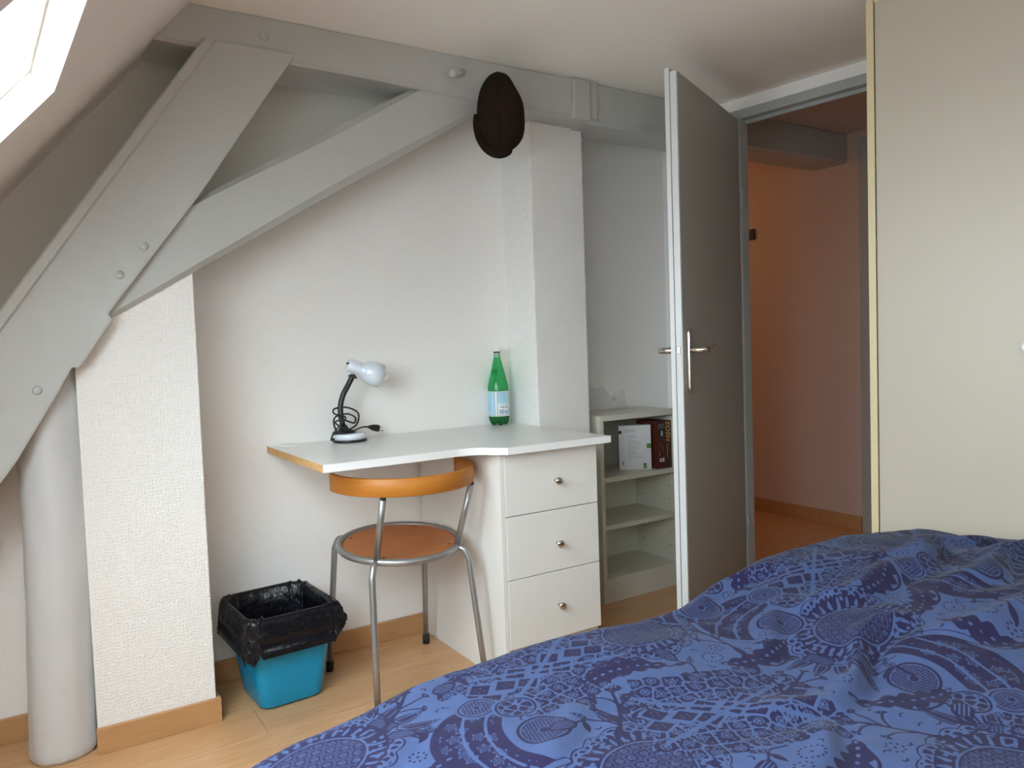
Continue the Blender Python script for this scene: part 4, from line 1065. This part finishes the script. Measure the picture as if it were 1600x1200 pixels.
FIX = [('pine', 0.300, 1.045, 0.35, .125), ('pine', 0.655, 0.735, 0.7, .13), ('pine', 0.960, 1.105, 0.5, .12), ('pine', 1.270, 0.850, 3.3, .125), ('pine', 1.02, 0.46, 0.5, .13), ('pine', 1.735, 1.06, 0.2, .12), ('pine', 1.62, 0.62, 0.4, .12),
       ('lattice', 0.715, 1.085, 0.15, .13), ('lattice', 0.880, 0.800, -0.35, .14), ('lattice', 1.44, 1.06, 0.1, .12), ('lattice', 0.36, 0.72, 0.5, .13), ('lattice', 1.30, 0.46, 0.2, .12), ('lattice', 1.83, 0.78, 0.0, .12), ('lattice', 0.02, 0.86, 0.2, .12),
       ('shell', 0.545, 0.955, 0.5, .10), ('shell', 1.205, 1.035, -0.5, .10), ('shell', 1.24, 0.635, 3.6, .10), ('shell', 1.58, 0.84, 0.8, .10), ('shell', 0.15, 1.25, 1.0, .10),
       ('jag', 1.07, 0.905, 0.0, .065), ('jag', 1.12, 0.665, -0.5, .065), ('jag', 0.83, 0.985, 2.9, .06), ('jag', 0.87, 0.60, 0.3, .065), ('jag', 1.47, 0.93, 0.3, .06), ('jag', 1.90, 0.95, 1.2, .06),
       ('sprig', 0.455, 1.115, 0.35, .06), ('sprig', 0.735, 0.900, 0.5, .06), ('sprig', 1.02, 0.80, -0.2, .055), ('sprig', 1.52, 0.72, 0.4, .06), ('sprig', 1.87, 1.05, -0.6, .06), ('sprig', 0.50, 0.80, 1.0, .06), ('sprig', 1.06, 1.00, 1.0, .05)]
for q, (kind, x, y, rot, R) in enumerate(FIX):
    kw = {'seed': 3 + q} if kind in ('pine', 'lattice', 'shell') else {}
    put(kind, x, y, rot, R, **kw)
def free(x, y, R): return all(math.hypot(x - a, y - c) > (R + r) * 0.88 for a, c, r in PLACED)
rnd = random.Random(8)
for kind, R, tries in (('pine', .12, 500), ('shell', .10, 700), ('jag', .062, 1500), ('sprig', .055, 2500), ('bud', .034, 2500)):
    for _ in range(tries):
        x, y = rnd.uniform(GX0, GX1), rnd.uniform(GY0, GY1)
        if free(x, y, R):
            if kind == 'ring': ring(x, y, rnd.choice((0.0175, 0.0165, 0.0125))); PLACED.append((x, y, R))
            else: put(kind, x, y, rnd.uniform(0, 6.28), R)
def blank(x, y, r):                        # nothing printed there yet
    i, j, k = int((x - GX0) / PX), int((y - GY0) / PX), int(r / PX)
    w = D[max(0, i - k):i + k, max(0, j - k):j + k]
    return w.size > 0 and w.max() < 0.05
for r, tries in ((0.0175, 9000), (0.0120, 9000), (0.006, 5000)):
    for _ in range(tries):
        x, y = rnd.uniform(GX0, GX1), rnd.uniform(GY0, GY1)
        if blank(x, y, r * 1.28):
            if r > 0.01: ring(x, y, r)
            else:
                w = win(x, y, 0.012, rnd.uniform(0, 6.28)); sl, u, v = w
                paint(sl, aa(np.maximum(np.abs(np.hypot(u, v + 0.004) - 0.006) - 0.0017, -v - 0.003)), 1.0)
# soften by one cell so that the threshold in the material draws clean edges
D = (D + np.roll(D, 1, 0) + np.roll(D, 1, 1) + np.roll(np.roll(D, 1, 0), 1, 1)) / 4

# --- the sheet
def smooth(a): a = np.clip(a, 0, 1); return a * a * (3 - 2 * a)
_ph = np.random.default_rng(5)
def lump(x, y, f, seed, n=9):
    r = np.random.default_rng(seed); out = 0
    for _ in range(n):
        a = r.uniform(0, math.pi); k = f * r.uniform(0.6, 1.5); out = out + np.sin((x * math.cos(a) + y * math.sin(a)) * k * 2 * math.pi + r.uniform(0, 6.28))
    return out / n ** 0.5
CREASES = [(1.02, 0.72, 1.35, 0.80, 0.020, 0.020), (0.90, 0.80, 1.02, 0.72, 0.010, 0.022), (1.25, 0.93, 1.75, 0.98, 0.018, 0.028), (1.35, 0.72, 1.75, 0.66, 0.020, 0.030), (1.55, 0.85, 2.0, 0.80, 0.020, 0.028), (0.55, 0.82, 0.70, 0.93, 0.006, 0.022), (1.15, 1.12, 1.40, 1.16, 0.010, 0.022), (0.30, 0.92, 0.45, 1.0, 0.005, 0.02), (1.08, 0.90, 1.30, 0.99, 0.008, 0.02), (0.75, 0.62, 0.95, 0.70, 0.010, 0.02), (1.60, 1.02, 1.98, 0.93, 0.016, 0.03)]
def ztop(x, y):
    d = np.maximum(0, 0.62 - x)
    z = 0.495 - 0.25 * d * d
    z = z + 0.062 * smooth((x - 1.12) / 0.42) * (0.55 + 0.45 * smooth((y - 0.45) / 0.4)) * (1 - 0.55 * smooth((x - 1.72) / 0.3) * smooth((y - 0.80) / 0.3))
    z = z + 0.0045 * lump(x, y, 2.2, 1) + 0.0022 * lump(x, y, 6.0, 2) * smooth((x - 0.3) / 0.8) + 0.0007 * lump(x, y, 17.0, 3)
    w = y + 0.03 * np.sin(x * 9) + 0.012 * np.sin(x * 23 + 1)
    for x0, y0, x1, y1, h, s_ in CREASES:
        dx, dy = x1 - x0, y1 - y0; L = math.hypot(dx, dy)
        t = ((x - x0) * dx + (w - y0) * dy) / L / L; n_ = ((w - y0) * dx - (x - x0) * dy) / L
        fall = smooth((t + 0.15) / 0.35) * smooth((1.15 - t) / 0.35)
        z = z + h * fall * (np.exp(-(n_ / s_) ** 2) - 0.55 * np.exp(-((n_ + 1.7 * s_) / (0.9 * s_)) ** 2))
    return z
def bend(t, t_e, r):
    """sheet length t past the start of the roll-over -> (horizontal travel, drop)"""
    a = np.clip((t - t_e) / r, 0, math.pi / 2); over = np.maximum(0, t - t_e - r * math.pi / 2)
    return np.where(t < t_e, t, t_e + r * np.sin(a) + over * 0.10), r * (1 - np.cos(a)) + over * 0.99
sx = np.concatenate([np.arange(-0.16, 0.10, 0.006), np.arange(0.10, 2.036, 0.0021)])
ty = np.concatenate([np.arange(-0.34, 0.36, 0.02), np.arange(0.36, 1.36, 0.0021), np.arange(1.36, 1.52, 0.008)])
SX, TY = np.meshgrid(sx, ty, indexing='ij')
ye = 1.232 - 0.40 * np.maximum(0, 0.62 - SX) ** 2 + 0.006 * np.sin(SX * 11) + 0.003 * np.sin(SX * 27)
r_ = 0.085
Yp, dy_ = bend(TY, ye - r_ * 0.93, r_)
Xf, dx_ = bend(-SX, -0.16, 0.08); Xp = -Xf
Yn, dn_ = bend(-Yp, 0.24, 0.06); Yp = -Yn
Z = ztop(Xp, np.minimum(Yp, 1.25)) - dy_ - dx_ - dn_
Z = np.maximum(Z, 0.14 + 0.01 * np.sin(SX * 20))
fi = np.clip((SX - GX0) / PX, 0, len(gx) - 2); fj = np.clip((TY - GY0) / PX, 0, len(gy) - 2)
i_ = fi.astype(int); j_ = fj.astype(int); a_ = fi - i_; c_ = fj - j_
PR = D[i_, j_] * (1 - a_) * (1 - c_) + D[i_ + 1, j_] * a_ * (1 - c_) + D[i_, j_ + 1] * (1 - a_) * c_ + D[i_ + 1, j_ + 1] * a_ * c_
nx, ny = SX.shape
V = np.stack([Xp, Yp, Z], -1).reshape(-1, 3).astype('f')
idx = np.arange(nx * ny).reshape(nx, ny)
Fq = np.stack([idx[:-1, :-1], idx[1:, :-1], idx[1:, 1:], idx[:-1, 1:]], -1).reshape(-1, 4)
org = np.array([1.0, 0.45, float(V[:, 2].min())], 'f')
me = bpy.data.meshes.new('duvet')
me.vertices.add(len(V)); me.vertices.foreach_set('co', (V - org).ravel())
me.loops.add(Fq.size); me.loops.foreach_set('vertex_index', Fq.ravel().astype('i'))
me.polygons.add(len(Fq)); me.polygons.foreach_set('loop_start', np.arange(0, Fq.size, 4, dtype='i')); me.polygons.foreach_set('loop_total', np.full(len(Fq), 4, 'i'))
me.polygons.foreach_set('use_smooth', np.ones(len(Fq), bool))
me.update(calc_edges=True); me.validate()
at = me.attributes.new('print', 'FLOAT', 'POINT'); at.data.foreach_set('value', PR.reshape(-1).astype('f'))
m, nt, bs = _new('printed_blue_cotton')
bs.inputs['Roughness'].default_value = 0.85; bs.inputs['Specular IOR Level'].default_value = 0.2
bs.inputs['Sheen Weight'].default_value = 0.05; bs.inputs['Sheen Roughness'].default_value = 0.5
an = N(nt, 'ShaderNodeAttribute', attribute_name='print')
cr = N(nt, 'ShaderNodeValToRGB'); cr.color_ramp.elements[0].position = 0.42; cr.color_ramp.elements[0].color = (0.049, 0.077, 0.180, 1)
cr.color_ramp.elements[1].position = 0.70; cr.color_ramp.elements[1].color = (0.0145, 0.012, 0.048, 1)
nt.links.new(an.outputs['Fac'], cr.inputs[0])
g = N(nt, 'ShaderNodeNewGeometry'); nz = N(nt, 'ShaderNodeTexNoise'); nz.inputs['Scale'].default_value = 350; nz.inputs['Detail'].default_value = 2
nt.links.new(g.outputs['Position'], nz.inputs['Vector'])
n2 = N(nt, 'ShaderNodeTexNoise'); n2.inputs['Scale'].default_value = 22; n2.inputs['Detail'].default_value = 4; nt.links.new(g.outputs['Position'], n2.inputs['Vector'])
hs = N(nt, 'ShaderNodeHueSaturation'); mr = N(nt, 'ShaderNodeMapRange'); mr.inputs[3].default_value = 0.88; mr.inputs[4].default_value = 1.12
nt.links.new(n2.outputs[0], mr.inputs[0]); nt.links.new(mr.outputs[0], hs.inputs['Value']); nt.links.new(cr.outputs[0], hs.inputs['Color']); nt.links.new(hs.outputs[0], bs.inputs['Base Color'])
bp = N(nt, 'ShaderNodeBump'); bp.inputs['Distance'].default_value = 0.0006; bp.inputs['Strength'].default_value = 0.6
nt.links.new(nz.outputs[0], bp.inputs['Height']); nt.links.new(bp.outputs[0], bs.inputs['Normal'])
me.materials.append(m)
dv = bpy.data.objects.new('duvet', me); COL.objects.link(dv); dv.location = org.tolist()
tag(dv, 'blue duvet printed with navy fruit, shells and dotted rings spread over the bed', 'duvet')
